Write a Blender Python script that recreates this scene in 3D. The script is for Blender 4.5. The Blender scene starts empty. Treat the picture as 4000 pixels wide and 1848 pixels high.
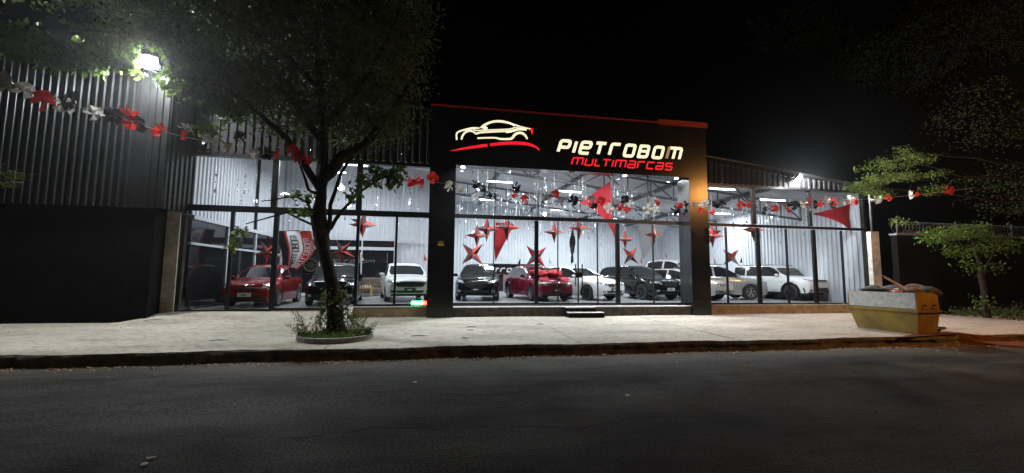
import bpy, bmesh, math, random
import numpy as np
from mathutils import Vector, Matrix
from mathutils.bvhtree import BVHTree

S = bpy.context.scene
COL = S.collection
R = math.radians
rnd = random.Random(11)

# ------------------------------------------------------------------ camera
YAW, PITCH, ROLL, FPX, CD = 0.1784, 0.0911, 0.0089, 1645.56, 15.6036
CAM = Vector((0, -CD, 1.5))
fwd = Vector((math.sin(YAW)*math.cos(PITCH), math.cos(YAW)*math.cos(PITCH), math.sin(PITCH)))
_r = Vector((math.cos(YAW), -math.sin(YAW), 0)); _u = _r.cross(fwd)
rgt = math.cos(ROLL)*_r + math.sin(ROLL)*_u
upv = -math.sin(ROLL)*_r + math.cos(ROLL)*_u
cd = bpy.data.cameras.new('camera'); co = bpy.data.objects.new('camera', cd); COL.objects.link(co)
cd.sensor_width = 36; cd.lens = FPX/4000*36; cd.clip_end = 800; cd.clip_start = .05
m3 = Matrix((rgt, upv, -fwd)).transposed()
co.matrix_world = Matrix.Translation(CAM) @ m3.to_4x4()
S.camera = co

# ------------------------------------------------------------------ night sky, exposure
W = bpy.data.worlds.new('World'); S.world = W; W.use_nodes = True
nt = W.node_tree; bg = nt.nodes['Background']
sky = nt.nodes.new('ShaderNodeTexSky'); sky.sky_type = 'NISHITA'; sky.sun_disc = False
sky.sun_elevation = R(-6); sky.sun_rotation = R(200)
nt.links.new(sky.outputs[0], bg.inputs[0]); bg.inputs[1].default_value = 0.012
S.view_settings.view_transform = 'Standard'; S.view_settings.look = 'None'
S.view_settings.exposure = 0; S.view_settings.gamma = 1
S.render.engine = 'CYCLES'
S.cycles.use_denoising = True
S.cycles.max_bounces = 7; S.cycles.diffuse_bounces = 3; S.cycles.transparent_max_bounces = 12
S.cycles.caustics_reflective = False; S.cycles.caustics_refractive = False
S.cycles.sample_clamp_indirect = 3

# ------------------------------------------------------------------ pixel -> place helpers (measured once on the fitted camera)
def ray(x, y): return fwd + rgt*((x-2000)/FPX) - upv*((y-924)/FPX)
def on_y(x, y, Y): d = ray(x, y); return CAM + d*((Y-CAM.y)/d.y)
def on_z(x, y, Z): d = ray(x, y); return CAM + d*((Z-CAM.z)/d.z)
def on_x(x, y, X): d = ray(x, y); return CAM + d*((X-CAM.x)/d.x)
def XY(x, Y): return on_y(x, 1000, Y).x

# ------------------------------------------------------------------ materials
MC = {}
def mat(name, col, rough=.6, metal=0, spec=.5, emit=None, es=0, var=0, vscale=3, bump=0, bscale=40, col2=None, coat=0):
    if name in MC: return MC[name]
    m = bpy.data.materials.new(name); m.use_nodes = True; MC[name] = m
    n = m.node_tree.nodes; l = m.node_tree.links; b = n['Principled BSDF']
    b.inputs['Base Color'].default_value = (*col, 1); b.inputs['Roughness'].default_value = rough
    b.inputs['Metallic'].default_value = metal; b.inputs['Specular IOR Level'].default_value = spec
    if coat: b.inputs['Coat Weight'].default_value = coat; b.inputs['Coat Roughness'].default_value = .05
    if emit: b.inputs['Emission Color'].default_value = (*emit, 1); b.inputs['Emission Strength'].default_value = es
    tc = n.new('ShaderNodeTexCoord')
    if var or col2:
        no = n.new('ShaderNodeTexNoise'); no.inputs['Scale'].default_value = vscale; no.inputs['Detail'].default_value = 8
        no.inputs['Roughness'].default_value = .65
        l.new(tc.outputs['Object'], no.inputs['Vector'])
        cr = n.new('ShaderNodeValToRGB'); c2 = col2 or tuple(c*(1-var) for c in col)
        c1 = col if col2 else tuple(min(1, c*(1+var*.6)) for c in col)
        cr.color_ramp.elements[0].position = .35; cr.color_ramp.elements[1].position = .65
        cr.color_ramp.elements[0].color = (*c2, 1); cr.color_ramp.elements[1].color = (*c1, 1)
        l.new(no.outputs['Fac'], cr.inputs[0]); l.new(cr.outputs[0], b.inputs['Base Color'])
    if bump:
        nb = n.new('ShaderNodeTexNoise'); nb.inputs['Scale'].default_value = bscale; nb.inputs['Detail'].default_value = 6
        l.new(tc.outputs['Object'], nb.inputs['Vector'])
        bp = n.new('ShaderNodeBump'); bp.inputs['Strength'].default_value = bump; bp.inputs['Distance'].default_value = .02
        l.new(nb.outputs['Fac'], bp.inputs['Height']); l.new(bp.outputs[0], b.inputs['Normal'])
    return m

def glass_mat(name, tint=(1, 1, 1), refl=1.0, dirt=0):
    m = bpy.data.materials.new(name); m.use_nodes = True; MC[name] = m
    n = m.node_tree.nodes; l = m.node_tree.links
    for x in list(n):
        if x.type != 'OUTPUT_MATERIAL': n.remove(x)
    o = [x for x in n if x.type == 'OUTPUT_MATERIAL'][0]
    t = n.new('ShaderNodeBsdfTransparent'); t.inputs[0].default_value = (*tint, 1)
    g = n.new('ShaderNodeBsdfGlossy'); g.inputs['Roughness'].default_value = .01
    f = n.new('ShaderNodeLayerWeight'); f.inputs[0].default_value = .5
    pw = n.new('ShaderNodeMath'); pw.operation = 'POWER'; pw.inputs[1].default_value = 4.5; l.new(f.outputs['Facing'], pw.inputs[0])
    mu = n.new('ShaderNodeMath'); mu.operation = 'MULTIPLY_ADD'; mu.inputs[1].default_value = refl; mu.inputs[2].default_value = .055
    mx = n.new('ShaderNodeMixShader'); l.new(pw.outputs[0], mu.inputs[0]); l.new(mu.outputs[0], mx.inputs[0])
    l.new(t.outputs[0], mx.inputs[1]); l.new(g.outputs[0], mx.inputs[2]); l.new(mx.outputs[0], o.inputs[0])
    return m

def M_asphalt():
    m = mat('asphalt', (.055, .055, .053), .95, spec=.12)
    n = m.node_tree.nodes; l = m.node_tree.links; b = n['Principled BSDF']
    tc = n.new('ShaderNodeTexCoord')
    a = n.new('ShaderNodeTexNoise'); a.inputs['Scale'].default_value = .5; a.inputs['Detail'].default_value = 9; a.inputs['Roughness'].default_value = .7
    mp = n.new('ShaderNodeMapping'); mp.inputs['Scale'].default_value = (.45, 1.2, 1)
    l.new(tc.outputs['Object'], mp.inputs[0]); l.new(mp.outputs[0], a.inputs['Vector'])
    cr = n.new('ShaderNodeValToRGB'); cr.color_ramp.elements[0].position = .36; cr.color_ramp.elements[1].position = .64  # broad dark blotches in the asphalt colour imitate tree shadows, mixed with random tone
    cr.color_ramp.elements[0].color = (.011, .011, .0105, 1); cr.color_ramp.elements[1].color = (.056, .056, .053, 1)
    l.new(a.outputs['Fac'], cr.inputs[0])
    g = n.new('ShaderNodeTexNoise'); g.inputs['Scale'].default_value = 38; g.inputs['Detail'].default_value = 4
    l.new(tc.outputs['Object'], g.inputs['Vector'])
    gr = n.new('ShaderNodeMapRange'); gr.inputs['From Min'].default_value = .3; gr.inputs['From Max'].default_value = .75
    gr.inputs['To Min'].default_value = .25; gr.inputs['To Max'].default_value = 2.3
    l.new(g.outputs['Fac'], gr.inputs[0])
    mg = n.new('ShaderNodeMix'); mg.data_type = 'RGBA'; mg.blend_type = 'MULTIPLY'; mg.inputs[0].default_value = 1
    l.new(cr.outputs[0], mg.inputs[6]); l.new(gr.outputs[0], mg.inputs[7])
    # long wandering cracks: distance of y from a wobbling line
    sp = n.new('ShaderNodeSeparateXYZ'); l.new(tc.outputs['Object'], sp.inputs[0])
    prev = mg.outputs[2]; hsum = None
    for k, (y0, slope, amp, sc, w) in enumerate([(-8.9, .02, .9, .35, .009), (-10.6, -.035, .7, .5, .010), (-7.35, 0, .35, .4, .006)]):
        cx = n.new('ShaderNodeCombineXYZ'); l.new(sp.outputs['X'], cx.inputs['X']); cx.inputs['Y'].default_value = 7.3*k
        nn = n.new('ShaderNodeTexNoise'); nn.inputs['Scale'].default_value = sc; nn.inputs['Detail'].default_value = 12; nn.inputs['Roughness'].default_value = .62
        l.new(cx.outputs[0], nn.inputs['Vector'])
        def mth(op, i0, i1):
            q = n.new('ShaderNodeMath'); q.operation = op
            for j, v in enumerate((i0, i1)):
                if v is None: continue
                if isinstance(v, (int, float)): q.inputs[j].default_value = v
                else: l.new(v, q.inputs[j])
            return q.outputs[0]
        wob = mth('MULTIPLY', mth('SUBTRACT', nn.outputs['Fac'], .5), amp*2)
        ln = mth('ADD', mth('ADD', mth('MULTIPLY', sp.outputs['X'], slope), y0), wob)
        dist = mth('ABSOLUTE', mth('SUBTRACT', sp.outputs['Y'], ln), None)
        ms = n.new('ShaderNodeMapRange'); ms.inputs['From Min'].default_value = w*.6; ms.inputs['From Max'].default_value = w*2.6
        ms.inputs['To Min'].default_value = .25; ms.inputs['To Max'].default_value = 1
        l.new(dist, ms.inputs[0])
        fa = n.new('ShaderNodeTexNoise'); fa.inputs['Scale'].default_value = .8+.3*k; fa.inputs['Detail'].default_value = 3; l.new(tc.outputs['Object'], fa.inputs['Vector'])
        fr = n.new('ShaderNodeMapRange'); fr.inputs['From Min'].default_value = .45; fr.inputs['From Max'].default_value = .58; l.new(fa.outputs['Fac'], fr.inputs[0])
        mm = n.new('ShaderNodeMix'); mm.data_type = 'RGBA'; mm.blend_type = 'MULTIPLY'; l.new(fr.outputs[0], mm.inputs[0])
        l.new(prev, mm.inputs[6]); l.new(ms.outputs[0], mm.inputs[7]); prev = mm.outputs[2]
    # dusty reddish soil washed along the kerb
    ds = n.new('ShaderNodeMapRange'); ds.inputs['From Min'].default_value = -7.6; ds.inputs['From Max'].default_value = -6.4
    l.new(sp.outputs['Y'], ds.inputs[0])
    dn = n.new('ShaderNodeMath'); dn.operation = 'MULTIPLY'; l.new(ds.outputs[0], dn.inputs[0]); l.new(a.outputs['Fac'], dn.inputs[1])
    dm = n.new('ShaderNodeMix'); dm.data_type = 'RGBA'; l.new(dn.outputs[0], dm.inputs[0]); l.new(prev, dm.inputs[6]); dm.inputs[7].default_value = (.13, .105, .08, 1)
    l.new(dm.outputs[2], b.inputs['Base Color'])
    bp = n.new('ShaderNodeBump'); bp.inputs['Strength'].default_value = .55; bp.inputs['Distance'].default_value = .012
    l.new(g.outputs['Fac'], bp.inputs['Height']); l.new(bp.outputs[0], b.inputs['Normal'])
    return m

def M_concrete():
    m = mat('pavement_concrete', (.42, .40, .35), .85, spec=.25)
    n = m.node_tree.nodes; l = m.node_tree.links; b = n['Principled BSDF']
    tc = n.new('ShaderNodeTexCoord')
    mp = n.new('ShaderNodeMapping'); mp.inputs['Scale'].default_value = (.5, 1.3, 1); l.new(tc.outputs['Object'], mp.inputs[0])
    a = n.new('ShaderNodeTexNoise'); a.inputs['Scale'].default_value = .8; a.inputs['Detail'].default_value = 10; a.inputs['Roughness'].default_value = .68
    l.new(mp.outputs[0], a.inputs['Vector'])
    cr = n.new('ShaderNodeValToRGB'); e = cr.color_ramp.elements
    e[0].position = .28; e[0].color = (.18, .155, .115, 1); e[1].position = .66; e[1].color = (.43, .40, .335, 1)
    x = e.new(.45); x.color = (.33, .30, .245, 1)
    l.new(a.outputs['Fac'], cr.inputs[0])
    s = n.new('ShaderNodeTexNoise'); s.inputs['Scale'].default_value = 14; s.inputs['Detail'].default_value = 6
    l.new(mp.outputs[0], s.inputs['Vector'])
    sr = n.new('ShaderNodeMapRange'); sr.inputs['From Min'].default_value = .33; sr.inputs['From Max'].default_value = .5
    sr.inputs['To Min'].default_value = .5; sr.inputs['To Max'].default_value = 1
    l.new(s.outputs['Fac'], sr.inputs[0])
    mg = n.new('ShaderNodeMix'); mg.data_type = 'RGBA'; mg.blend_type = 'MULTIPLY'; mg.inputs[0].default_value = 1
    l.new(cr.outputs[0], mg.inputs[6]); l.new(sr.outputs[0], mg.inputs[7])
    # red soil staining towards the right end of the pavement
    sp = n.new('ShaderNodeSeparateXYZ'); l.new(tc.outputs['Object'], sp.inputs[0])
    rr = n.new('ShaderNodeMapRange'); rr.inputs['From Min'].default_value = 4; rr.inputs['From Max'].default_value = 22; rr.inputs['To Max'].default_value = .8
    l.new(sp.outputs['X'], rr.inputs[0])
    mu = n.new('ShaderNodeMath'); mu.operation = 'MULTIPLY'; l.new(rr.outputs[0], mu.inputs[0]); l.new(a.outputs['Fac'], mu.inputs[1])
    dm = n.new('ShaderNodeMix'); dm.data_type = 'RGBA'; l.new(mu.outputs[0], dm.inputs[0]); l.new(mg.outputs[2], dm.inputs[6]); dm.inputs[7].default_value = (.36, .22, .15, 1)
    l.new(dm.outputs[2], b.inputs['Base Color'])
    bp = n.new('ShaderNodeBump'); bp.inputs['Strength'].default_value = .35; bp.inputs['Distance'].default_value = .02
    l.new(s.outputs['Fac'], bp.inputs['Height']); l.new(bp.outputs[0], b.inputs['Normal'])
    return m

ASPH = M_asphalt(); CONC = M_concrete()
mat('black_cladding', (.007, .007, .0075), .22, spec=.45, var=.15, vscale=2, bump=.05, bscale=6)
mat('black_steel', (.005, .005, .005), .38, spec=.35)
mat('black_render', (.008, .008, .0075), .95, spec=.08, var=.4, vscale=5, bump=.6, bscale=30)
mat('dark_sheet', (.008, .0085, .009), .6, metal=.0, spec=.3, var=.25, vscale=1.2)
mat('fascia_sheet', (.022, .022, .023), .7, spec=.08, var=.2, vscale=1.2)
mat('silver_sheet', (.026, .027, .0285), .36, metal=.5, spec=.5, var=.25, vscale=1.5)
mat('white_sheet', (.63, .655, .70), .45, spec=.4, var=.08, vscale=1)
mat('roof_sheet', (.60, .62, .64), .45, spec=.4, var=.1, vscale=1)
mat('white_paint', (.72, .72, .72), .6, var=.12, vscale=4)
mat('dirty_white_render', (.7, .68, .62), .9, spec=.2, col2=(.42, .40, .34), vscale=3, bump=.3)
mat('grey_frame', (.55, .57, .62), .4)
mat('plinth_beige', (.40, .32, .22), .9, spec=.2, var=.35, vscale=3, bump=.3)
mat('plinth_dirty', (.12, .115, .105), .95, spec=.2, col2=(.04, .038, .034), vscale=6, bump=.8, bscale=25)
mat('slab_top', (.55, .55, .54), .7, var=.2, vscale=6)
mat('showroom_floor', (.36, .36, .38), .22, spec=.5, var=.12, vscale=1.5)
mat('truss_steel', (.06, .06, .065), .55, var=.2)
mat('dark_glass', (.012, .013, .015), .06, spec=.6)
mat('tube_glow', (1, 1, 1), emit=(.93, .96, 1), es=14)
mat('bulb_glow', (1, 1, 1), emit=(.93, .96, 1), es=60)
mat('spot_glow', (1, 1, 1), emit=(.85, .92, 1), es=60)
mat('flood_glow', (1, 1, 1), emit=(.96, .98, 1), es=1700)
mat('sodium_glow', (1, .6, .2), emit=(1, .45, .1), es=40)
mat('sign_cream', (.8, .8, .6), .5, emit=(1, .97, .66), es=.95)
mat('sign_cream_dim', (.5, .45, .3), .5, emit=(.62, .42, .22), es=.35)
mat('sign_red', (.6, .02, .03), .5, emit=(.86, .012, .03), es=.95)
mat('letter_side', (.02, .02, .02), .5)
mat('red_trim', (.3, .015, .012), .5)
mat('paper_red', (.62, .035, .02), .55); mat('paper_black', (.012, .012, .014), .3); mat('paper_white', (.78, .77, .72), .5)
mat('foil_silver', (.5, .49, .45), .22, metal=.8); mat('paper_grey', (.25, .25, .25), .5)
mat('fabric_red', (.42, .01, .02), .8, var=.15); mat('fabric_grey', (.38, .39, .41), .8); mat('fabric_black', (.012, .012, .016), .8)
mat('tinsel', (.8, .82, .85), .25, metal=.6, spec=.8)
mat('cord', (.5, .5, .5), .6)
mat('tyre', (.012, .012, .012), .8); mat('rim_silver', (.55, .56, .58), .25, metal=.8); mat('rim_dark', (.05, .05, .055), .35, metal=.6)
mat('car_glass', (.012, .014, .016), .04, spec=.8)
mat('lamp_glass', (.55, .57, .6), .12, metal=.55, spec=.9)
mat('tail_red', (.4, .01, .01), .2, spec=.8)
mat('trim_black', (.012, .012, .012), .45); mat('chrome', (.8, .8, .82), .12, metal=1)
mat('plate_white', (.5, .5, .5), .5); mat('plate_black', (.02, .02, .02), .5)
mat('bark', (.045, .037, .028), .95, spec=.1, col2=(.016, .014, .011), vscale=9, bump=1, bscale=18)
mat('soil', (.11, .07, .045), .95, spec=.1, var=.4, vscale=8, bump=.8)
mat('red_soil', (.13, .052, .027), .95, spec=.1, var=.4, vscale=6, bump=.9, bscale=20)
mat('skip_yellow', (.30, .20, .03), .6, col2=(.17, .10, .018), vscale=2.5, bump=.15)
mat('skip_rust', (.08, .04, .02), .9)
mat('skip_white', (.6, .6, .58), .7, col2=(.38, .38, .36), vscale=9)
mat('rubbish_brown', (.12, .07, .04), .9, var=.5, vscale=12); mat('rubbish_dark', (.03, .03, .03), .8); mat('wood', (.3, .17, .08), .8, var=.4, vscale=10)
mat('plastic_bag', (.6, .58, .62), .3, var=.2); mat('plastic_orange', (.5, .2, .12), .5)
mat('concrete_grey', (.25, .25, .24), .9, var=.35, vscale=7, bump=.4)
mat('kerb', (.16, .14, .11), .95, spec=.1, col2=(.07, .055, .04), vscale=5, bump=.8, bscale=20)
mat('litter', (.3, .22, .12), .9); mat('litter_pale', (.5, .45, .36), .9); mat('pebble', (.28, .26, .22), .9)
mat('wire', (.13, .13, .135), .45, metal=.6)
mat('led_green', (0, .3, .1), emit=(.05, 1, .3), es=22); mat('led_red', (.4, 0, 0), emit=(1, .04, .02), es=18)
mat('yellow_plate', (.6, .42, .06), .5); mat('sofa', (.16, .12, .10), .9, var=.6, vscale=12); mat('table_wood', (.5, .3, .08), .6)
mat('office_letter', (.09, .09, .09), .6)
mat('emblem_yellow', (.07, .062, .025), .6); mat('text_white', (.75, .75, .75), .5); mat('text_orange', (.7, .12, .04), .5)

def leaf_mat(name, c1, c2, tr=.35):
    m = bpy.data.materials.new(name); m.use_nodes = True; MC[name] = m
    n = m.node_tree.nodes; l = m.node_tree.links; b = n['Principled BSDF']; o = n['Material Output']
    gi = n.new('ShaderNodeNewGeometry'); rp = n.new('ShaderNodeValToRGB')
    rp.color_ramp.elements[0].color = (*c1, 1); rp.color_ramp.elements[1].color = (*c2, 1)
    l.new(gi.outputs['Random Per Island'], rp.inputs[0]); l.new(rp.outputs[0], b.inputs['Base Color'])
    b.inputs['Roughness'].default_value = .6; b.inputs['Specular IOR Level'].default_value = .2
    t = n.new('ShaderNodeBsdfTranslucent'); l.new(rp.outputs[0], t.inputs[0])
    mx = n.new('ShaderNodeMixShader'); mx.inputs[0].default_value = tr
    l.new(b.outputs[0], mx.inputs[1]); l.new(t.outputs[0], mx.inputs[2]); l.new(mx.outputs[0], o.inputs[0])
    return m
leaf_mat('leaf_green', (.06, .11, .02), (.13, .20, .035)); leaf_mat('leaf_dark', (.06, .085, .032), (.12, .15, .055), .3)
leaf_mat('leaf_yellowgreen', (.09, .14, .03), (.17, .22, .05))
for nm_, cc in (('film_red', (.62, .03, .02)), ('film_black', (.012, .012, .014)), ('film_white', (.8, .79, .76)), ('film_grey', (.3, .3, .3)), ('film_silver', (.55, .53, .46))):
    m_ = mat(nm_, cc, .35); n_ = m_.node_tree.nodes; t_ = n_.new('ShaderNodeBsdfTranslucent'); t_.inputs[0].default_value = (*cc, 1)
    x_ = n_.new('ShaderNodeMixShader'); x_.inputs[0].default_value = .45; m_.node_tree.links.new(n_['Principled BSDF'].outputs[0], x_.inputs[1]); m_.node_tree.links.new(t_.outputs[0], x_.inputs[2]); m_.node_tree.links.new(x_.outputs[0], n_['Material Output'].inputs[0])
GLASS = glass_mat('shop_glass', (.93, .95, .95), 1.0)

# ------------------------------------------------------------------ object helpers
def tag(o, label=None, cat=None, group=None, kind=None):
    if label: o['label'] = label
    if cat: o['category'] = cat
    if group: o['group'] = group
    if kind: o['kind'] = kind
    return o
def empty(name, loc=(0, 0, 0), rz=0, label=None, cat=None, group=None):
    o = bpy.data.objects.new(name, None); COL.objects.link(o); o.location = loc; o.rotation_euler = (0, 0, rz)
    o.empty_display_size = .2
    return tag(o, label, cat, group)
def link(name, me, parent=None, loc=None, rot=None):
    o = bpy.data.objects.new(name, me); COL.objects.link(o)
    if parent: o.parent = parent
    if loc is not None: o.location = loc
    if rot is not None: o.rotation_euler = rot
    return o
class MB:
    def __init__(s): s.v = []; s.f = []; s.mi = []; s.cur = 0
    def add(s, vs, fs):
        n = len(s.v); s.v += [tuple(v) for v in vs]; s.f += [tuple(i+n for i in f) for f in fs]; s.mi += [s.cur]*len(fs); return s
    def box(s, x0, x1, y0, y1, z0, z1):
        x0, x1 = sorted((x0, x1)); y0, y1 = sorted((y0, y1)); z0, z1 = sorted((z0, z1))
        return s.add([(x, y, z) for x in (x0, x1) for y in (y0, y1) for z in (z0, z1)],
                     [(0, 1, 3, 2), (4, 6, 7, 5), (0, 4, 5, 1), (2, 3, 7, 6), (0, 2, 6, 4), (1, 5, 7, 3)])
    def bar(s, a, b, w, h=None, upd=(0, 0, 1)):
        a = Vector(a); b = Vector(b); d = (b-a).normalized(); h = h or w
        u = Vector(upd)
        if abs(d.dot(u)) > .95: u = Vector((0, 1, 0))
        p = d.cross(u).normalized()*w/2; q = p.cross(d).normalized()*h/2
        return s.add([e+i*p+j*q for e in (a, b) for i, j in ((-1, -1), (1, -1), (1, 1), (-1, 1))],
                     [(0, 1, 2, 3), (7, 6, 5, 4), (0, 4, 5, 1), (1, 5, 6, 2), (2, 6, 7, 3), (3, 7, 4, 0)])
    def tube(s, pts, rad, n=8, cap=True):
        pts = [Vector(p) for p in pts]; k = len(pts)
        rad = rad if isinstance(rad, (list, tuple)) else [rad]*k
        vs = []; prev = None
        for i, p in enumerate(pts):
            d = (pts[min(i+1, k-1)]-pts[max(i-1, 0)]).normalized()
            if prev is None:
                a = Vector((1, 0, 0)) if abs(d.x) < .9 else Vector((0, 1, 0))
                prev = (a - d*a.dot(d)).normalized()
            else:
                prev = (prev - d*prev.dot(d)).normalized()
            q = d.cross(prev)
            for j in range(n):
                t = 2*math.pi*j/n; vs.append(p + (prev*math.cos(t)+q*math.sin(t))*rad[i])
        fs = [(i*n+j, i*n+(j+1) % n, (i+1)*n+(j+1) % n, (i+1)*n+j) for i in range(k-1) for j in range(n)]
        if cap: fs += [tuple(range(n-1, -1, -1)), tuple((k-1)*n+j for j in range(n))]
        return s.add(vs, fs)
    def lathe(s, prof, axis='z', n=20, at=(0, 0, 0)):
        vs = []
        for (r, h) in prof:
            for j in range(n):
                t = 2*math.pi*j/n; c, d = r*math.cos(t), r*math.sin(t)
                p = (c, d, h) if axis == 'z' else ((c, h, d) if axis == 'y' else (h, c, d))
                vs.append((p[0]+at[0], p[1]+at[1], p[2]+at[2]))
        k = len(prof)
        return s.add(vs, [(i*n+j, i*n+(j+1) % n, (i+1)*n+(j+1) % n, (i+1)*n+j) for i in range(k-1) for j in range(n)])
    def mesh(s, name, mats, smooth=None):
        me = bpy.data.meshes.new(name); me.from_pydata(s.v, [], s.f)
        for m in (mats if isinstance(mats, (list, tuple)) else [mats]): me.materials.append(MC[m] if isinstance(m, str) else m)
        if len(set(s.mi)) > 1: me.polygons.foreach_set('material_index', s.mi)
        if smooth is not None:
            me.polygons.foreach_set('use_smooth', [True]*len(me.polygons)); me.set_sharp_from_angle(angle=R(smooth))
        bm = bmesh.new(); bm.from_mesh(me); bmesh.ops.recalc_face_normals(bm, faces=bm.faces); bm.to_mesh(me); bm.free()
        me.update(); return me
    def obj(s, name, mats, parent=None, smooth=None, loc=None, rot=None): return link(name, s.mesh(name, mats, smooth), parent, loc, rot)
def struct(o): return tag(o, kind='structure')

# ------------------------------------------------------------------ measures of the place
XA, XB, XC_, XD, XE, XR = -8.27, -.28, .64, 9.91, 10.72, 18.75   # glazing start, portal pillars, right end
PF = -.52                                                        # front face of the portal
ZT1, ZT2, ZTOP = 3.73, 3.57, 5.42
HALL, OFF = 17.0, 9.0                                            # depth of hall, depth of office front
def zroof(x): return 7.45 - .108*x
def lerpt(x, tab):
    if x <= tab[0][0]: return tab[0][1]
    for (a, b), (c, d) in zip(tab, tab[1:]):
        if x <= c: return b+(d-b)*(x-a)/(c-a)
    return tab[-1][1]
def zfloor(x): return lerpt(x, [(-8.4, .22), (-3.4, .30), (-2.6, .40), (0, .42), (11, .40), (19, .36)])
def sm(t): t = max(0, min(1, t)); return t*t*(3-2*t)
def pave_z(x, y):
    z = -.06*max(0, min(1, -y/6.17))
    t = sm((-2.9-x)/.5)*sm((x+9.4)/1.0)
    return z + .22*t*sm(1-(-y-.1)/2.4)

# ------------------------------------------------------------------ ground, road, pavement, kerb
g = MB(); g.box(-150, 170, -150, 150, -.9, -.36); struct(g.obj('ground', 'soil'))
g = MB(); NX = 60
xs = [-70+i*160/NX for i in range(NX+1)]
ys = [-6.1-.0, -6.6, -7.2, -8.5, -10, -12, -14, -17, -20, -24]
vs = [(x, y, -.285+.05*sm((-6.6-y)/4)-.05*sm((-14-y)/8)) for y in ys for x in xs]
g.add(vs, [(j*(NX+1)+i, j*(NX+1)+i+1, (j+1)*(NX+1)+i+1, (j+1)*(NX+1)+i) for j in range(len(ys)-1) for i in range(NX)])
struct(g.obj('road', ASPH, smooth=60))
# pavement slabs, cast with open joints across the width
jx = [-40, -24, -13.5, on_z(2180, 1290, 0).x-5.6, on_z(2180, 1290, 0).x, on_z(2680, 1275, 0).x, 14.4, 24, 60]
kn = random.Random(3)
edge = {}
def kedge(x):
    return -6.17 + .05*math.sin(x*1.3)+.03*math.sin(x*3.1+1)+.02*math.sin(x*9.7)+.012*math.sin(x*23)
for k in range(len(jx)-1):
    a, b = jx[k]+.008, jx[k+1]-.008
    nx = max(2, int((b-a)/.25)); g = MB()
    yy = [None, -5.6, -5, -4.2, -3.4, -2.7, -2.3, -1.9, -1.5, -1.1, -.8, -.5, -.1, .3]
    V = []
    for yv in yy:
        for i in range(nx+1):
            x = a+(b-a)*i/nx; y = kedge(x) if yv is None else yv
            V.append((x, y, pave_z(x, y)+.012*math.sin(x*.9+y)*math.sin(y*.7+x*.3)))
    F = [(j*(nx+1)+i, j*(nx+1)+i+1, (j+1)*(nx+1)+i+1, (j+1)*(nx+1)+i) for j in range(len(yy)-1) for i in range(nx)]
    n0 = len(V)
    V += [(v[0], v[1]+.02, -.12) for v in V[:nx+1]]
    F += [(n0+i, n0+i+1, i+1, i) for i in range(nx)]
    g.add(V, F)
    for xe in (a, b):   # slab ends inside the joint
        g.add([(xe, kedge(xe), pave_z(xe, -6.2)), (xe, .3, pave_z(xe, .3)), (xe, .3, -.3), (xe, -6.15, -.3)], [(0, 1, 2, 3)])
    struct(g.obj('pavement', CONC, smooth=50))
g = MB(); g.box(-40, 60, -6.1, .3, -.34, -.11); struct(g.obj('joint_bed', 'soil'))
# kerb: rough, undercut edge of the cast pavement, earth packed below
g = MB(); N = 700; V = []
for i in range(N+1):
    x = -40+100*i/N; j = [kn.uniform(-1, 1) for _ in range(6)]
    e = kedge(x)
    for q, (dy, z) in enumerate([(.02, -.062), (-.012, -.085), (-.03, -.13), (-.0, -.2), (-.05, -.27), (-.14, -.30)]):
        V.append((x, e+dy+j[q]*.022-.01, z+j[q]*.012 if q else z))
g.add(V, [(i*6+j, (i+1)*6+j, (i+1)*6+j+1, i*6+j+1) for i in range(N) for j in range(5)])
struct(g.obj('kerb', 'kerb', smooth=30))

# ------------------------------------------------------------------ corrugated sheet maker
def corrug(parent, p0, p1, z0, ztop, m, sheet=1.0, pitch=.25, dep=.045, name='metal_sheet', side=1):
    p0 = Vector((p0[0], p0[1], 0)); p1 = Vector((p1[0], p1[1], 0)); L = (p1-p0).length; d = (p1-p0)/L
    nrm = Vector((d.y, -d.x, 0))*side
    zt = ztop if callable(ztop) else (lambda x: ztop)
    zb = z0 if callable(z0) else (lambda x: z0)
    n = max(1, round(L/sheet)); w = L/n
    prof = [(0, 0), (.38, 0), (.5, 1), (.78, 1), (.9, 0)]
    for k in range(n):
        s0 = k*w; g = MB(); pts = []
        kk = max(1, round(w/pitch)); pw = (w-.002)/kk
        for r_ in range(kk):
            for (t, h) in prof: pts.append((s0+(r_+t)*pw, h*dep))
        pts.append((s0+kk*pw, 0))
        jit = (k % 2)*.004
        V = []
        for (s_, h) in pts:
            q = p0+d*s_+nrm*(h+jit); V += [(q.x, q.y, zb(q.x)), (q.x, q.y, zt(q.x))]
        g.add(V, [(2*i, 2*i+2, 2*i+3, 2*i+1) for i in range(len(pts)-1)])
        g.obj(name, m, parent)

# ------------------------------------------------------------------ neighbouring building on the left
lb = empty('warehouse_building', (-11, -1, 0), label='dark warehouse with ribbed metal upper wall above a black rendered base, far left', cat='building')
def kid(mb, name, m, par, **k):
    o = mb.obj(name, m, par, **k); o.matrix_parent_inverse = Matrix.Translation(-Vector(par.location)); return o
class Grp:   # parts written in world coordinates, parented to a thing whose Empty sits at its base
    pass
def part(mb, name, m, par, smooth=None):
    me = mb.mesh(name, m, smooth); me.transform(Matrix.Translation(-par.matrix_basis.translation)) ; return link(name, me, par)
def corrugw(par, *a, **k):
    before = set(par.children)
    corrug(par, *a, **k)
    for c in par.children:
        if c not in before: c.data.transform(Matrix.Translation(-Vector(par.location)))
LBX = -8.45
g = MB(); bp_ = [(-19, -1.13), (LBX, -1.13), (XY(638, -.16), -.16), (-19, -.16)]
g.add([(x, y, z) for z in (-.1, 3.42) for x, y in bp_], [(0, 1, 5, 4), (1, 2, 6, 5), (2, 3, 7, 6), (3, 0, 4, 7), (4, 5, 6, 7)]); part(g, 'base_wall', 'black_render', lb)
corrugw(lb, (-19.2, -1.2), (-8.2, -1.2), 3.43, lambda x: 7.62-.11*(x+8.2), 'silver_sheet', side=1, pitch=.222)
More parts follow.
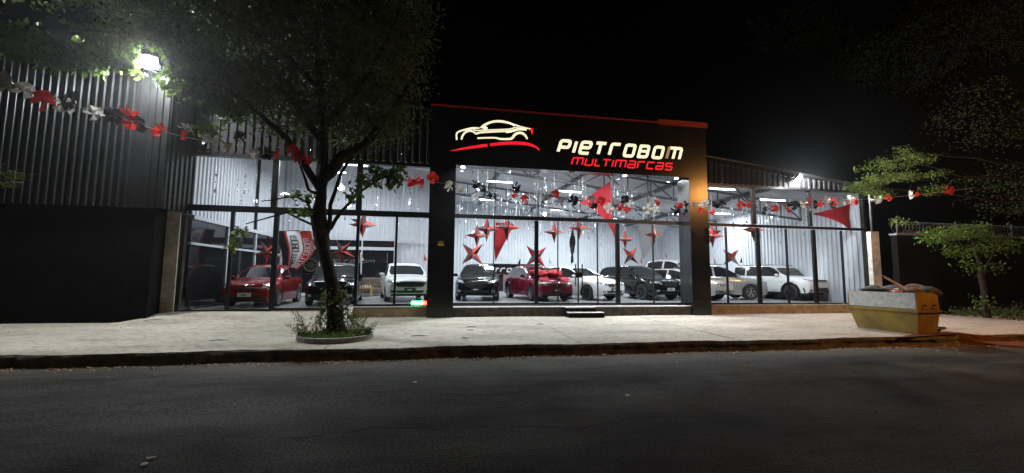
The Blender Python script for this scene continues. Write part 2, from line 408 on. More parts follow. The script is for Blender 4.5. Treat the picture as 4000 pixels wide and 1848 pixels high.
corrugw(lb, (-8.2, -1.2), (-8.2, .3), 3.43, 7.62, 'dark_sheet', side=1)
part(MB().bar((-19.2, -1.26, 8.9), (-8.15, -1.26, 7.68), .1, .08), 'roof_edge', 'dark_sheet', lb)
# white pilaster between the two buildings
pl = empty('white_pilaster', (-8.9, 0, 0), label='dirty white rendered pilaster between black wall and left glazing', cat='pillar')
x0, x1 = XY(640, -.15), XY(692, -.15)
part(MB().box(x0, x1, -.15, .2, -.05, 3.5), 'shaft', 'dirty_white_render', pl)

# ------------------------------------------------------------------ the showroom
sh = empty('car_showroom', (5, 0, 0), label='glass fronted car showroom with black portal and lit interior', cat='building')
def P(mb, name, m, smooth=None): return part(mb, name, m, sh, smooth)
# floor slab
g = MB(); fx = [-8.6+i*(27.6/40) for i in range(41)]; fy = [-.02, 6, 12, HALL+.2]
g.add([(x, y, zfloor(x)) for y in fy for x in fx], [(j*41+i, j*41+i+1, (j+1)*41+i+1, (j+1)*41+i) for j in range(3) for i in range(40)])
g.add([(x, -.02, zfloor(x)-d) for d in (0.003, .4) for x in fx], [(i, i+1, 41+i+1, 41+i) for i in range(40)])
struct(P(g, 'floor', 'showroom_floor', 40))
# interior walls of white ribbed sheet
corrugw(sh, (-8.3, 0.1), (-8.3, OFF), .2, lambda x: zroof(x), 'white_sheet', side=1, pitch=.25)
corrugw(sh, (-8.3, OFF), (0.0, OFF), .2, lambda x: zroof(x), 'white_sheet', side=1)
corrugw(sh, (0.02, OFF), (0.02, HALL), .3, lambda x: zroof(x), 'white_sheet', side=1)
corrugw(sh, (0.02, HALL), (XR+.1, HALL), .3, lambda x: zroof(x), 'white_sheet', side=1)
corrugw(sh, (XR+.05, HALL), (XR+.05, 0.05), .3, lambda x: zroof(XR), 'white_sheet', side=1, pitch=.27)
# roof sheets, ribs running down the slope
for k in range(18):
    y0 = -.1+k*.96; g = MB(); V = []; n = 4; pts = []
    for r_ in range(n):
        for t, h in ((0, 0), (.4, 0), (.5, 1), (.8, 1), (.9, 0)): pts.append((y0+(r_+t)*.24, h*.035))
    pts.append((y0+.96, 0))
    for (y, h) in pts: V += [(-8.6, y, zroof(-8.6)-h), (XR+.4, y, zroof(XR+.4)-h)]
    g.add(V, [(2*i, 2*i+2, 2*i+3, 2*i+1) for i in range(len(pts)-1)])
    P(g, 'roof_sheet', 'roof_sheet')
# trusses parallel to the front, and beams running back
def truss(y, xa, xb, dz0=.18, dep=.75, step=1.15):
    g = MB(); top = lambda x: zroof(x)-dz0; bot = lambda x: zroof(x)-dz0-dep
    g.bar((xa, y, top(xa)), (xb, y, top(xb)), .09, .1); g.bar((xa, y, bot(xa)), (xb, y, bot(xb)), .09, .1)
    n = int((xb-xa)/step); 
    for i in range(n+1):
        x = xa+i*(xb-xa)/n; g.bar((x, y, bot(x)), (x, y, top(x)), .05)
        if i < n:
            x2 = xa+(i+1)*(xb-xa)/n
            a, b = ((x, bot(x)), (x2, top(x2))) if i % 2 else ((x, top(x)), (x2, bot(x2)))
            g.bar((a[0], y, a[1]), (b[0], y, b[1]), .05)
    P(g, 'roof_truss', 'truss_steel')
truss(3.2, .6, XR); truss(10.0, .6, XR); truss(4.5, -8.1, -.2, dz0=.05, dep=.5)
for xb in (3.2, 7.2, 11.6, 15.4):
    P(MB().bar((xb, 0.1, zroof(xb)-.12), (xb, HALL, zroof(xb)-.12), .14, .2), 'roof_beam', 'truss_steel')
for k in range(5):
    a = (11.6+k*.2, .5+k*1.4)
for (a, b) in (((7.6, 5.2, zroof(7.6)-.3), (10.9, 5.2, zroof(10.9)-1.2)), ((12.3, .8, 6.0), (14.6, 1.4, 4.7))):
    P(MB().bar(a, b, .05), 'brace', 'truss_steel')
# slim steel columns against the left wall
for px in (997, 1150):
    p = on_x(px, 900, -8.2); P(MB().box(p.x-.05, p.x+.05, p.y-.05, p.y+.05, 3.4, zroof(-8.2)), 'column', 'black_steel')

# office partition: beams, frames and dark glass
ZB = 3.42
P(MB().box(-8.22, -8.0, .1, OFF-.35, ZB-.14, ZB), 'partition_beam', 'grey_frame')
P(MB().box(-8.2, -.9, OFF-.42, OFF-.3, ZB-.1, ZB), 'partition_beam', 'grey_frame')
xe = XY(1541, OFF-.4)
def pz(px, py): return on_y(px, py, OFF-.4).z
zr1, zr2 = pz(1480, 966), pz(1480, 978)
def dg(x0, x1, z0, z1, nm='office_pane'): P(MB().box(x0, x1, OFF-.36, OFF-.34, z0, z1), nm, 'dark_glass')
P(MB().box(-8.0, xe, OFF-.44, OFF-.3, zr2, zr1), 'partition_rail', 'grey_frame')
P(MB().box(-8.0, xe, OFF-.44, OFF-.3, zfloor(-4)-.01, zfloor(-4)+.16), 'partition_kerb', 'white_paint')
mx = [-8.0, XY(1250, OFF-.4), XY(1413, OFF-.4), xe]
for a, b in zip(mx, mx[1:]): dg(a+.03, b-.03, zfloor(-4)+.16, zr2); dg(a+.03, b-.03, zr1, ZB-.1)
for x in mx[1:]: P(MB().box(x-.03, x+.03, OFF-.45, OFF-.31, .3, ZB-.1), 'partition_post', 'grey_frame')
# left side of the office
for (a, b) in ((.15, 2.6), (2.7, 5.2), (5.3, OFF-.5)):
    P(MB().box(-8.12, -8.1, a, b, .35, 2.42), 'office_pane', 'dark_glass'); P(MB().box(-8.12, -8.1, a, b, 2.5, ZB-.14), 'office_pane', 'dark_glass')
    P(MB().box(-8.16, -8.04, b, b+.1, .3, ZB-.14), 'partition_post', 'grey_frame')
P(MB().box(-8.16, -8.04, .1, OFF-.4, 2.42, 2.5), 'partition_rail', 'grey_frame')

# glazing: transoms, mullions, panes
def mullion(px, y, w, z0, z1, pxb=None, name='mullion'):
    x = XY(px, y) if px is not None else pxb
    P(MB().box(x-w/2, x+w/2, y-.05, y+.05, z0, z1), name, 'black_steel'); return x
def xat(px, py): return on_y(px, py, 0).x
P(MB().box(XA-.28, XB, -.07, .07, ZT2-.02, ZT1+.02), 'transom', 'black_steel')
P(MB().box(XC_, XD, -.07, .07, ZT2+.02, ZT1), 'transom', 'black_steel')
P(MB().box(XE, XR, -.07, .07, ZT2+.03, ZT1-.02), 'transom', 'black_steel')
P(MB().box(XA-.3, XA, -.08, .1, .1, ZTOP), 'end_post', 'black_steel')
def glaze(x0, x1, xs_lo, wl, xs_hi, wh, z0f, ztop):
    lo = [x0]+xs_lo+[x1]; hi = [x0]+xs_hi+[x1]
    for x, w in zip(xs_lo, wl): P(MB().box(x-w/2, x+w/2, -.05, .05, z0f(x), ZT2), 'mullion', 'black_steel')
    for x, w in zip(xs_hi, wh): P(MB().box(x-w/2, x+w/2, -.055, .055, ZT1, ztop), 'mullion', 'black_steel')
    for a, b in zip(lo, lo[1:]):
        z = z0f((a+b)/2); P(MB().box(a+.006, b-.006, -.006, .006, z+.05, ZT2), 'glass_pane', GLASS)
        P(MB().box(a+.002, b-.002, -.04, .04, z-.02, z+.05), 'bottom_rail', 'black_steel')
    for a, b in zip(hi, hi[1:]): P(MB().box(a+.006, b-.006, -.006, .006, ZT1, ztop), 'glass_pane', GLASS)
glaze(XA, XB, [xat(900, 1000), xat(1073, 1000), xat(1395, 1000), xat(1546, 1000)], [.1, .16, .1, .08],
      [xat(1077, 700), xat(1405, 730)], [.2, .2], lambda x: zfloor(x)-.02, ZTOP)
glaze(XC_, XD, [xat(1929, 1000), xat(2095, 1000), xat(2179, 1000), xat(2258, 1000), xat(2334, 1000), xat(2412, 1000), xat(2551, 1000)],
      [.03, .14, .022, .03, .022, .16, .03],
      [xat(1935, 730), xat(2102, 730), xat(2393, 760), xat(2531, 780)], [.015, .015, .03, .015], zfloor, ZTOP+.25)
glaze(XE, XR, [xat(2838, 1000), xat(2962, 1000), xat(3074, 1000), xat(3181, 1000), xat(3290, 1000)], [.04, .16, .04, .16, .04],
      [xat(2942, 800), xat(3160, 800)], [.16, .14], zfloor, 5.28)
# door pulls
xh = xat(2258, 1055)
for dx in (-.13, .13):
    g = MB(); g.bar((xh+dx, -.1, 1.1), (xh+dx, -.1, 1.95), .035); g.bar((xh+dx, -.1, 1.2), (xh+dx, 0, 1.2), .03); g.bar((xh+dx, -.1, 1.85), (xh+dx, 0, 1.85), .03)
    P(g, 'door_handle', 'black_steel')
P(MB().box(xh-.12, xh+.12, -.07, -.02, 1.42, 1.62), 'door_lock', 'black_steel')

# left wing fascia of dark ribbed sheet above the glass
P(MB().box(XA-.3, XB, -.12, .1, ZTOP, ZTOP+.14), 'head_rail', 'black_steel')
corrugw(sh, (XA-.3, -.1), (XB, -.1), ZTOP+.14, lambda x: zroof(x)+.08, 'dark_sheet', side=1, pitch=.27)
P(MB().bar((XA-.6, -.17, zroof(XA-.6)+.1), (XB, -.17, zroof(XB)+.1), .1, .07), 'gutter', 'silver_sheet')
# right wing fascia and its roof edge
P(MB().box(XE, XR+.1, -.1, .08, 5.28, 5.38), 'head_rail', 'black_steel')
corrugw(sh, (XE, -.08), (XR+.1, -.08), 5.38, lambda x: max(5.42, zroof(x)+.1), 'fascia_sheet', side=1, pitch=.27)
P(MB().bar((XE, -.2, zroof(XE)+.16), (XR+.4, -.2, zroof(XR+.4)+.16), .34, .05), 'gutter', 'silver_sheet')
P(MB().box(XR-.02, XR+.1, -.06, .1, .3, 5.3), 'end_post', 'black_steel')
# a downpipe at the right corner
P(MB().tube([(XR+.32, -.1, 3.4), (XR+.32, -.1, 5.3)], .05, 8), 'downpipe', 'silver_sheet')

# portal: pillars and fascia clad in black panels
ZF, ZP = 5.46, 7.6
def panels(x0, x1, y0, y1, zs, nm='cladding_panel'):
    for a, b in zip(zs, zs[1:]): P(MB().box(x0, x1, y0, y1, a+.004, b-.004), nm, 'black_cladding')
panels(XB, XC_, PF, .3, [0, 2.75, ZF]); panels(XD, XE, PF, .3, [0, 2.75, ZF])
fxs = [XB, 2.3, 4.9, 7.5, XY(2662, PF), XE]
for a, b in zip(fxs, fxs[1:]): P(MB().box(a+.004, b-.004, PF, -.08, ZF, ZP), 'cladding_panel', 'black_cladding')
P(MB().box(XB+.01, XE-.01, -.08, .25, ZTOP+.25, ZP-.02), 'portal_wall', 'black_render')
P(MB().box(XB-.02, XE-2.1, PF-.05, .3, ZP, ZP+.055), 'parapet_capping', 'red_trim')
P(MB().box(XE-2.1, XE+.06, PF-.06, .3, ZP-.06, ZP+.16), 'parapet_capping', 'red_trim')
# plinths
def plinth(x0, x1, y0, top, m, mt, zb=-.1):
    P(MB().box(x0, x1, y0, -.045, zb, top-.03), 'plinth', m); P(MB().box(x0, x1, y0-.012, -.045, top-.03, top), 'plinth_coping', mt)
plinth(XC_+.001, XD-.001, -.40, .35, 'plinth_dirty', 'slab_top')
plinth(XE+.001, XR+.3, -.12, .37, 'plinth_beige', 'slab_top')
plinth(-2.75, XB-.002, -.2, .36, 'plinth_beige', 'slab_top')
g = MB(); g.add([(-3.05, -.75, .0), (-2.75, -.75, .0), (-2.75, -.06, .0), (-3.05, -.06, 0), (-2.98, -.3, .33), (-2.76, -.3, .33), (-2.76, -.06, .35), (-2.98, -.06, .35)],
              [(0, 1, 5, 4), (1, 2, 6, 5), (2, 3, 7, 6), (3, 0, 4, 7), (4, 5, 6, 7)])
P(g, 'ramp_cheek', 'dirty_white_render')
P(MB().box(XR+.06, XR+.5, -.25, .25, -.05, 3.55), 'corner_pilaster', 'dirty_white_render')
# entrance steps
st = empty('entrance_steps', (5.4, -.6, 0), label='two black edged entrance steps below the glass doors', cat='steps')
a, b = on_z(2222, 1240, 0), on_z(2363, 1240, 0)
part(MB().box(a.x, b.x, -.95, -.62, 0-.05, .15), 'riser', 'black_render', st); part(MB().box(a.x-.01, b.x+.01, -.97, -.62, .15, .175), 'tread', 'slab_top', st)
part(MB().box(a.x, b.x-.2, -.62, -.42, -.05, .31), 'riser', 'black_render', st); part(MB().box(a.x-.01, b.x-.19, -.64, -.42, .31, .345), 'tread', 'slab_top', st)

# ------------------------------------------------------------------ stroke lettering
def stroke_faces(g, path, t, closed, y0, y1, slant, ox, oz, sx, sz):
    pts = [Vector((p[0]*sx, p[1]*sz)) for p in path]; n = len(pts)
    # round the corners
    out = []
    for i, p in enumerate(pts):
        if not closed and i in (0, n-1): out.append(p); continue
        a, b = pts[i-1], pts[(i+1) % n]; da, db = (a-p), (b-p); r_ = min(.45*da.length, .45*db.length, t*.55)
        out += [p+da.normalized()*r_, p+da.normalized()*r_*.3+db.normalized()*r_*.3, p+db.normalized()*r_]
    pts = out; n = len(pts); L = []; Rr = []
    for i, p in enumerate(pts):
        a = pts[i-1] if (closed or i > 0) else None; b = pts[(i+1) % n] if (closed or i < n-1) else None
        d1 = (p-a).normalized() if a is not None else None; d2 = (b-p).normalized() if b is not None else None
        if d1 is None: d1 = d2
        if d2 is None: d2 = d1
        n1 = Vector((-d1.y, d1.x)); n2 = Vector((-d2.y, d2.x)); mm = (n1+n2)
        mm = mm.normalized(); k = t/2/max(.5, mm.dot(n1)); L.append(p+mm*k); Rr.append(p-mm*k)
    def W3(q, y): return (ox+q.x+slant*q.y, y, oz+q.y)
    V = []
    for i in range(n): V += [W3(L[i], y0), W3(Rr[i], y0), W3(L[i], y1), W3(Rr[i], y1)]
    front = []; sides = []
    m = n if closed else n-1
    for i in range(m):
        j = (i+1) % n; a, b = 4*i, 4*j
        front.append((a, b, b+1, a+1)); sides += [(a, a+2, b+2, b), (a+1, b+1, b+3, a+3), (a+2, a+3, b+3, b+2)]
    if not closed: sides += [(0, 1, 3, 2), (4*(n-1), 4*(n-1)+2, 4*(n-1)+3, 4*(n-1)+1)]
    g.cur = 0; g.add(V, front); nv = len(g.v)-len(V)
    g.cur = 1; g.f += [tuple(i+nv for i in f) for f in sides]; g.mi += [1]*len(sides); g.cur = 0
GL = {
 'P': ([[(0, 0), (0, 1), (1, 1), (1, .42), (.12, .42)]], 0), 'I': ([[(.0, 0), (.0, 1)]], 0),
 'e': ([[(1, 0), (0, 0), (0, 1), (1, 1), (1, .5), (.12, .5)]], 0), 'T': ([[(-.1, 1), (1, 1)], [(.42, .88), (.42, 0)]], 0),
 'r': ([[(0, 0), (0, 1), (.95, 1)]], 0), 'O': ([[(0, 0), (0, 1), (1, 1), (1, 0)]], 1), 'B': ([[(.07, 0), (0, 0), (0, .07), (0, .93), (0, 1), (.07, 1), (.95, 1), (.95, .6), (.88, .52), (.95, .44), (.95, 0)]], 1),
 'M': ([[(0, 0), (0, 1), (1.5, 1), (1.5, 0)], [(.75, .88), (.75, 0)]], 0), 'U': ([[(0, 1), (0, 0), (1, 0), (1, 1)]], 0), 'L': ([[(0, 1), (0, 0), (.75, 0)]], 0),
 'a': ([[(.0, 1), (1, 1), (1, 0), (0, 0), (0, .5), (.9, .5)]], 0), 'c': ([[(1, 1), (0, 1), (0, 0), (1, 0)]], 0), 's': ([[(1, 1), (0, 1), (0, .5), (1, .5), (1, 0), (0, 0)]], 0)}
GW = {'I': 0, 'M': 1.5, 'L': .72}
def word(parent, text, x0, x1, z0, z1, y, t, m, slant=.3, depth=.07, dim=None, side='letter_side'):
    h = z1-z0-t; gap = t*1.9; ws = [GW.get(c, 1) for c in text]
    tot = (x1-x0)-slant*(z1-z0)-t-gap*(len(text)-1); u = tot/sum(ws); x = x0+t/2
    for c, w in zip(text, ws):
        g = MB(); strokes, cl = GL[c]
        for k, s_ in enumerate(strokes): stroke_faces(g, s_, t, cl, y-depth-k*.0015, y, slant, x+slant*t/2, z0+t/2, u, h)
        if c == 'B': stroke_faces(g, [(.1, .52), (.85, .52)], t*.85, 0, y-depth-.0015, y, slant, x+slant*t/2, z0+t/2, u, h)
        mm = m
        if dim and c == 'M':
            g = MB(); g2 = MB()
            stroke_faces(g, [(.12, 1), (1.5, 1), (1.5, 0)], t, 0, y-depth, y, slant, x+slant*t/2, z0+t/2, u, h); stroke_faces(g, [(.75, .88), (.75, 0)], t, 0, y-depth-.0015, y, slant, x+slant*t/2, z0+t/2, u, h)
            stroke_faces(g2, [(0, 0), (0, 1), (.1, 1)], t, 0, y-depth-.003, y, slant, x+slant*t/2, z0+t/2, u, h); part(g2, 'dim_leg', [dim, side], parent)
        part(g, 'letter', [mm, side], parent)
        x += w*u+gap
sg = empty('illuminated_sign', (6.5, PF, 6), label='lit fascia sign with cream PIETROBOM over red MULTIMARCAS letters', cat='sign')
A, B_, C1, D1 = on_y(2172, 560, PF-.07), on_y(2670, 558, PF-.07), on_y(2229, 611, PF-.07), on_y(2632, 613, PF-.07)
print('sign', A, B_, C1, D1)
word(sg, 'PIerOBOM'.replace('er', 'eTr'), A.x, B_.x, 6.10, 6.66, PF-.002, .125, 'sign_cream', dim='sign_cream_dim')
word(sg, 'MULTIMarcas', C1.x, D1.x, 5.68, 6.0, PF-.002, .062, 'sign_red', depth=.05)
cs = empty('car_outline_sign', (2.5, PF, 6.5), label='lit outline of a sports car above a red swoosh on the fascia', cat='sign')
def sgp(x, y): return on_y(1600+x/2.975, 350+y/2.975, PF-.06)
def neon(pts, r, m, nm='light_strip'):
    P3 = [sgp(*p) for p in pts]; rr = r if isinstance(r, list) else [r]*len(pts)
    # smooth
    for _ in range(2):
        q = [P3[0]]; qr = [rr[0]]
        for i in range(len(P3)-1):
            q += [P3[i]*.75+P3[i+1]*.25, P3[i]*.25+P3[i+1]*.75]; qr += [rr[i]*.75+rr[i+1]*.25, rr[i]*.25+rr[i+1]*.75]
        q.append(P3[-1]); qr.append(rr[-1]); P3, rr = q, qr
    g = MB(); V = []
    n = len(P3)
    for i in range(n):
        d = (P3[min(i+1, n-1)]-P3[max(i-1, 0)]); d.y = 0; d.normalize(); nn = Vector((-d.z, 0, d.x))*rr[i]
        V += [P3[i]+nn, P3[i]-nn, P3[i]+nn+Vector((0, .055, 0)), P3[i]-nn+Vector((0, .055, 0))]
    for i in range(n-1):
        a, b = 4*i, 4*i+4; g.cur = 0
        if i == 0: g.add(V, [])
        g.f.append((a, b, b+1, a+1)); g.mi.append(0)
        for f in ((a, a+2, b+2, b), (a+1, b+1, b+3, a+3)): g.f.append(f); g.mi.append(1)
    part(g, nm, [m, 'letter_side'], cs)
CR = 'sign_cream'
neon([(548, 585), (542, 510), (575, 485), (660, 462), (740, 448), (815, 447)], [.03, .03, .03, .035, .045, .02], CR)
neon([(603, 580), (612, 540), (640, 500), (680, 480), (730, 478), (775, 518), (800, 500), (900, 492), (1050, 485), (1170, 482), (1240, 462), (1360, 466)], .035, CR)
neon([(745, 462), (760, 478), (900, 470), (1050, 465), (1170, 460), (1210, 445), (1240, 440), (1330, 462)], .022, CR)
neon([(1120, 497), (1190, 488), (1240, 470)], .03, CR)
neon([(825, 445), (870, 410), (950, 375), (1040, 365), (1130, 380), (1190, 400), (1218, 428)], [.03, .045, .04, .045, .045, .03, .015], CR)
neon([(1150, 385), (1230, 412), (1310, 440), (1405, 456)], [.02, .03, .03, .02], CR)
neon([(850, 452), (868, 436), (890, 440), (898, 450), (860, 454)], .04, CR)
neon([(788, 565), (900, 560), (1005, 560), (1045, 574), (1120, 576), (1190, 572), (1215, 530), (1250, 505), (1300, 500), (1345, 530), (1368, 575)], [.03, .03, .03, .04, .035, .045, .05, .045, .05, .045, .03], CR)
neon([(1408, 452), (1420, 480), (1426, 520)], [.07, .05, .015], 'sign_red')
neon([(480, 712), (640, 682), (800, 660), (905, 646)], [.01, .04, .055, .055], 'sign_red')
neon([(935, 642), (1050, 628), (1180, 620), (1290, 622), (1390, 635), (1470, 665), (1510, 708)], [.05, .055, .06, .06, .055, .04, .02], 'sign_red')

# ------------------------------------------------------------------ lamps
def area(name, loc, tgt, size, power, col, parent, sy=None, spread=180):
    l = bpy.data.lights.new(name, 'AREA'); l.energy = power; l.color = col; l.size = size; l.shape = 'RECTANGLE'; l.size_y = sy or size
    l.spread = R(spread)
    o = bpy.data.objects.new(name, l); COL.objects.link(o); d = Vector(tgt)-Vector(loc)
    o.matrix_world = Matrix.Translation(loc) @ d.to_track_quat('-Z', 'Y').to_matrix().to_4x4(); return o
COOL = (.90, .95, 1)
def tube_lamp(x, y, z, L=1.25, rz=0, label='', power=55):
    power *= 3.5
    t = empty('tube_lamp', (x, y, z), rz, label, 'lamp', 'tube lamps under the showroom roof')
    MB().box(-L/2, L/2, -.05, .05, .035, .08).obj('housing', 'white_paint', t)
    MB().tube([(-L/2, 0, 0), (L/2, 0, 0)], .028, 8).obj('tube', 'tube_glow', t)
    MB().bar((-L*.35, 0, .08), (-L*.35, 0, zroof(x)-z-.02), .012).obj('hanger', 'cord', t)
    MB().bar((L*.35, 0, .08), (L*.35, 0, zroof(x)-z-.02), .012).obj('hanger', 'cord', t)
    a_ = area('tube_light', (x, y, z-.05), (x, y, z-2), L, power, COOL, None, .1); a_.rotation_euler.z += rz
p1, p2 = on_y(1954, 711, 6.4), on_y(2226, 749, 6.4)
tube_lamp(p1.x, 6.4, p1.z, 1.35, R(4), 'long tube lamp hanging above the black hatchback', 70)
tube_lamp(p2.x, 6.4, p2.z, 1.35, R(4), 'long tube lamp hanging above the white sedan, beside the big red cloth', 70)
p3 = on_y(2823, 835, 7.5); tube_lamp(p3.x, 7.5, p3.z, 1.0, 0, 'tube lamp hanging above the silver sport utility car, right of the portal', 70)
for i, (x, y, w) in enumerate([(2.2, 1.6, 60), (5.6, 1.6, 60), (9, 1.6, 50), (13.0, 1.6, 45), (16, 2, 16), (3.5, 12.5, 150), (8.5, 12.5, 150), (12.5, 12.5, 90), (15.0, 8, 10)]):  # extra tubes added to brighten the hall, beyond the three hung above
    tube_lamp(x, y, zroof(x)-.5, 1.35, 0, ['tube lamp just inside the glass at the left end of the portal', 'tube lamp just inside the glass above the entrance doors', 'tube lamp just inside the glass near the right portal pillar', 'tube lamp just inside the right wing glass, next to the portal', 'tube lamp nearest the right end wall', 'tube lamp far back above the reception counter', 'tube lamp far back in the middle of the hall', 'tube lamp far back beyond the pickup truck', 'tube lamp deep in the hall beside the right end wall'][i], w)
for i, (x, y, w) in enumerate([(-5.8, 2.4, 34), (-3.9, 4.5, 56), (-1.6, 2.2, 52), (-5.2, 6.2, 36)]):  # tubes added to brighten the left wing
    tube_lamp(x, y, 6.5, 1.35, 0, ['tube lamp above the red hatchback in the left wing', 'tube lamp above the black car behind the street tree', 'tube lamp above the white hatchback in the left wing', 'tube lamp at the back of the left wing by the banners'][i], w)
def bulb(px, py, Y, r, label):
    p = on_y(px, py, Y); t = empty('pendant_lamp', p, 0, label, 'lamp', 'round pendant lamps in the showroom')
    g = MB(); g.lathe([(0.001, -r*.8), (r*.7, -r*.5), (r, 0), (r*.6, r*.6), (.001, r*.8)], 'z', 14); g.obj('globe', 'bulb_glow', t, 60)
    g = MB(); g.lathe([(r*.6, r*.6), (r*.3, r*1.2), (.01, r*1.3)], 'z', 10); g.obj('cap', 'white_paint', t, 60)
    MB().bar((0, 0, r), (0, 0, zroof(p.x)-p.z), .012).obj('cable', 'cord', t)
bulb(1332, 733, 5.5, .16, 'largest bright pendant lamp behind the street tree in the left wing')
bulb(1362, 804, 6.5, .11, 'smaller bright pendant lamp low behind the street tree trunk')
bulb(3004, 839, 6, .13, 'bright pendant lamp above the white off-roader in the right wing')
bulb(2984, 859, 8, .08, 'small pendant lamp beside the bright one in the right wing')
bulb(2127, 836, 5, .09, 'bright pendant lamp seen just above the transom over the entrance')  # added globe standing in for a reflected light at the transom
def spot(px, label, Y=-.3, on=True):
    x = XY(px, Y) if px > 2600 else on_y(px, 660, Y).x
    t = empty('soffit_spotlight', (x, Y, ZF), 0, label, 'spotlight', 'recessed spotlights under the portal')
    MB().lathe([(.11, -.004), (.12, -.03), (.085, -.03), (.08, -.012)], 'z', 18).obj('ring', 'white_paint', t, 40)
    MB().lathe([(.001, -.014), (.08, -.014)], 'z', 18).obj('lens', 'spot_glow' if on else 'white_paint', t)
    if on: area('spot_light', (x, Y, ZF-.05), (x, Y-.9, 0), .15, 230, (.86, .93, 1), None, spread=130)
spot(1808, 'lit recessed spotlight at the left end of the portal soffit'); spot(2440, 'lit recessed spotlight above the doors, right of centre in the portal soffit')
spot(2650, 'lit recessed spotlight at the right end of the portal soffit'); spot(2235, 'unlit recessed spotlight in the middle of the portal soffit', on=False)
FLP = on_y(580, 243, -1.75)
def flood(name, loc, tgt, power, label, arm, sz=.42):
    t = empty('floodlight', loc, 0, label, 'floodlight'); d = (Vector(tgt)-Vector(loc)).normalized()
    q = d.to_track_quat('-Z', 'Y'); t.rotation_mode = 'QUATERNION'; t.rotation_quaternion = q
    MB().box(-sz/2, sz/2, -sz*.4, sz*.4, .0, .07).obj('housing', 'black_steel', t)
    MB().lathe([(.001, -.13), (sz*.2, -.115), (sz*.36, -.06), (sz*.42, -.002)], 'z', 24).obj('lens', 'flood_glow', t)
    g = MB()
    for k in range(6): g.box(-sz/2+.03+k*sz*.17, -sz/2+.045+k*sz*.17, -sz*.36, sz*.36, .07, .11)
    g.obj('cooling_fins', 'black_steel', t)
    g = MB(); i3 = q.to_matrix().transposed(); e = i3 @ (Vector(arm)-Vector(loc)); g.bar((0, 0, .05), e, .04); g.obj('bracket', 'black_steel', t)
    area('flood_light', Vector(loc)+d*.05, tgt, sz*.8, power, (.96, .98, 1), None, sz*.6)
flood('f', FLP, (-6.6, -8.5, .8), 1250, 'glaring white floodlight at the top corner of the left warehouse wall', (-8.75, -1.25, FLP.z), .5)
flood('f', (15.0, -.5, 5.72), (19.0, -3.6, 1.9), 1300, 'white floodlight under the roof edge of the right wing', (14.8, -.1, 5.6), .34)
# street lamps standing outside the picture: sodium lamp down the road on the right, an added dim white one behind on the left to fill the road
def street_lamp(x, y, h, head, power, col, glow, label, aim=None):
    t = empty('street_lamp', (x, y, -.28), 0, label, 'street lamp')
    MB().tube([(0, 0, 0), (0, 0, h*.9), (head[0]*.3, head[1]*.3, h), (head[0], head[1], h+.1)], [.1, .08, .05, .04], 10).obj('pole', 'concrete_grey', t, 40)
    g = MB(); g.bar((head[0]*.8, head[1]*.8, h+.1), (head[0]*1.5, head[1]*1.5, h+.12), .28, .14); g.obj('head', 'concrete_grey', t)
    g = MB(); g.box(head[0]*1.2-.15, head[0]*1.2+.15, head[1]*1.2-.15, head[1]*1.2+.15, h-.01, h+.04); g.obj('lamp_glass', glow, t)
    area('street_light', (x+head[0]*1.2, y+head[1]*1.2, h-.32), aim or (x+head[0]*2, y+head[1]*2, -4), .5, power, col, None)
street_lamp(19.3, -12.2, 7.5, (-1.2, 1.0), 700, (1, .42, .09), 'sodium_glow', 'sodium street lamp on the far right beyond the skip', (12, -4.5, 0))
street_lamp(-13, -21, 8, (1, 1), 45, (.95, 1, .9), 'bulb_glow', 'dim white street lamp across the road behind the viewer')  # unseen lamp added as weak fill for the near road

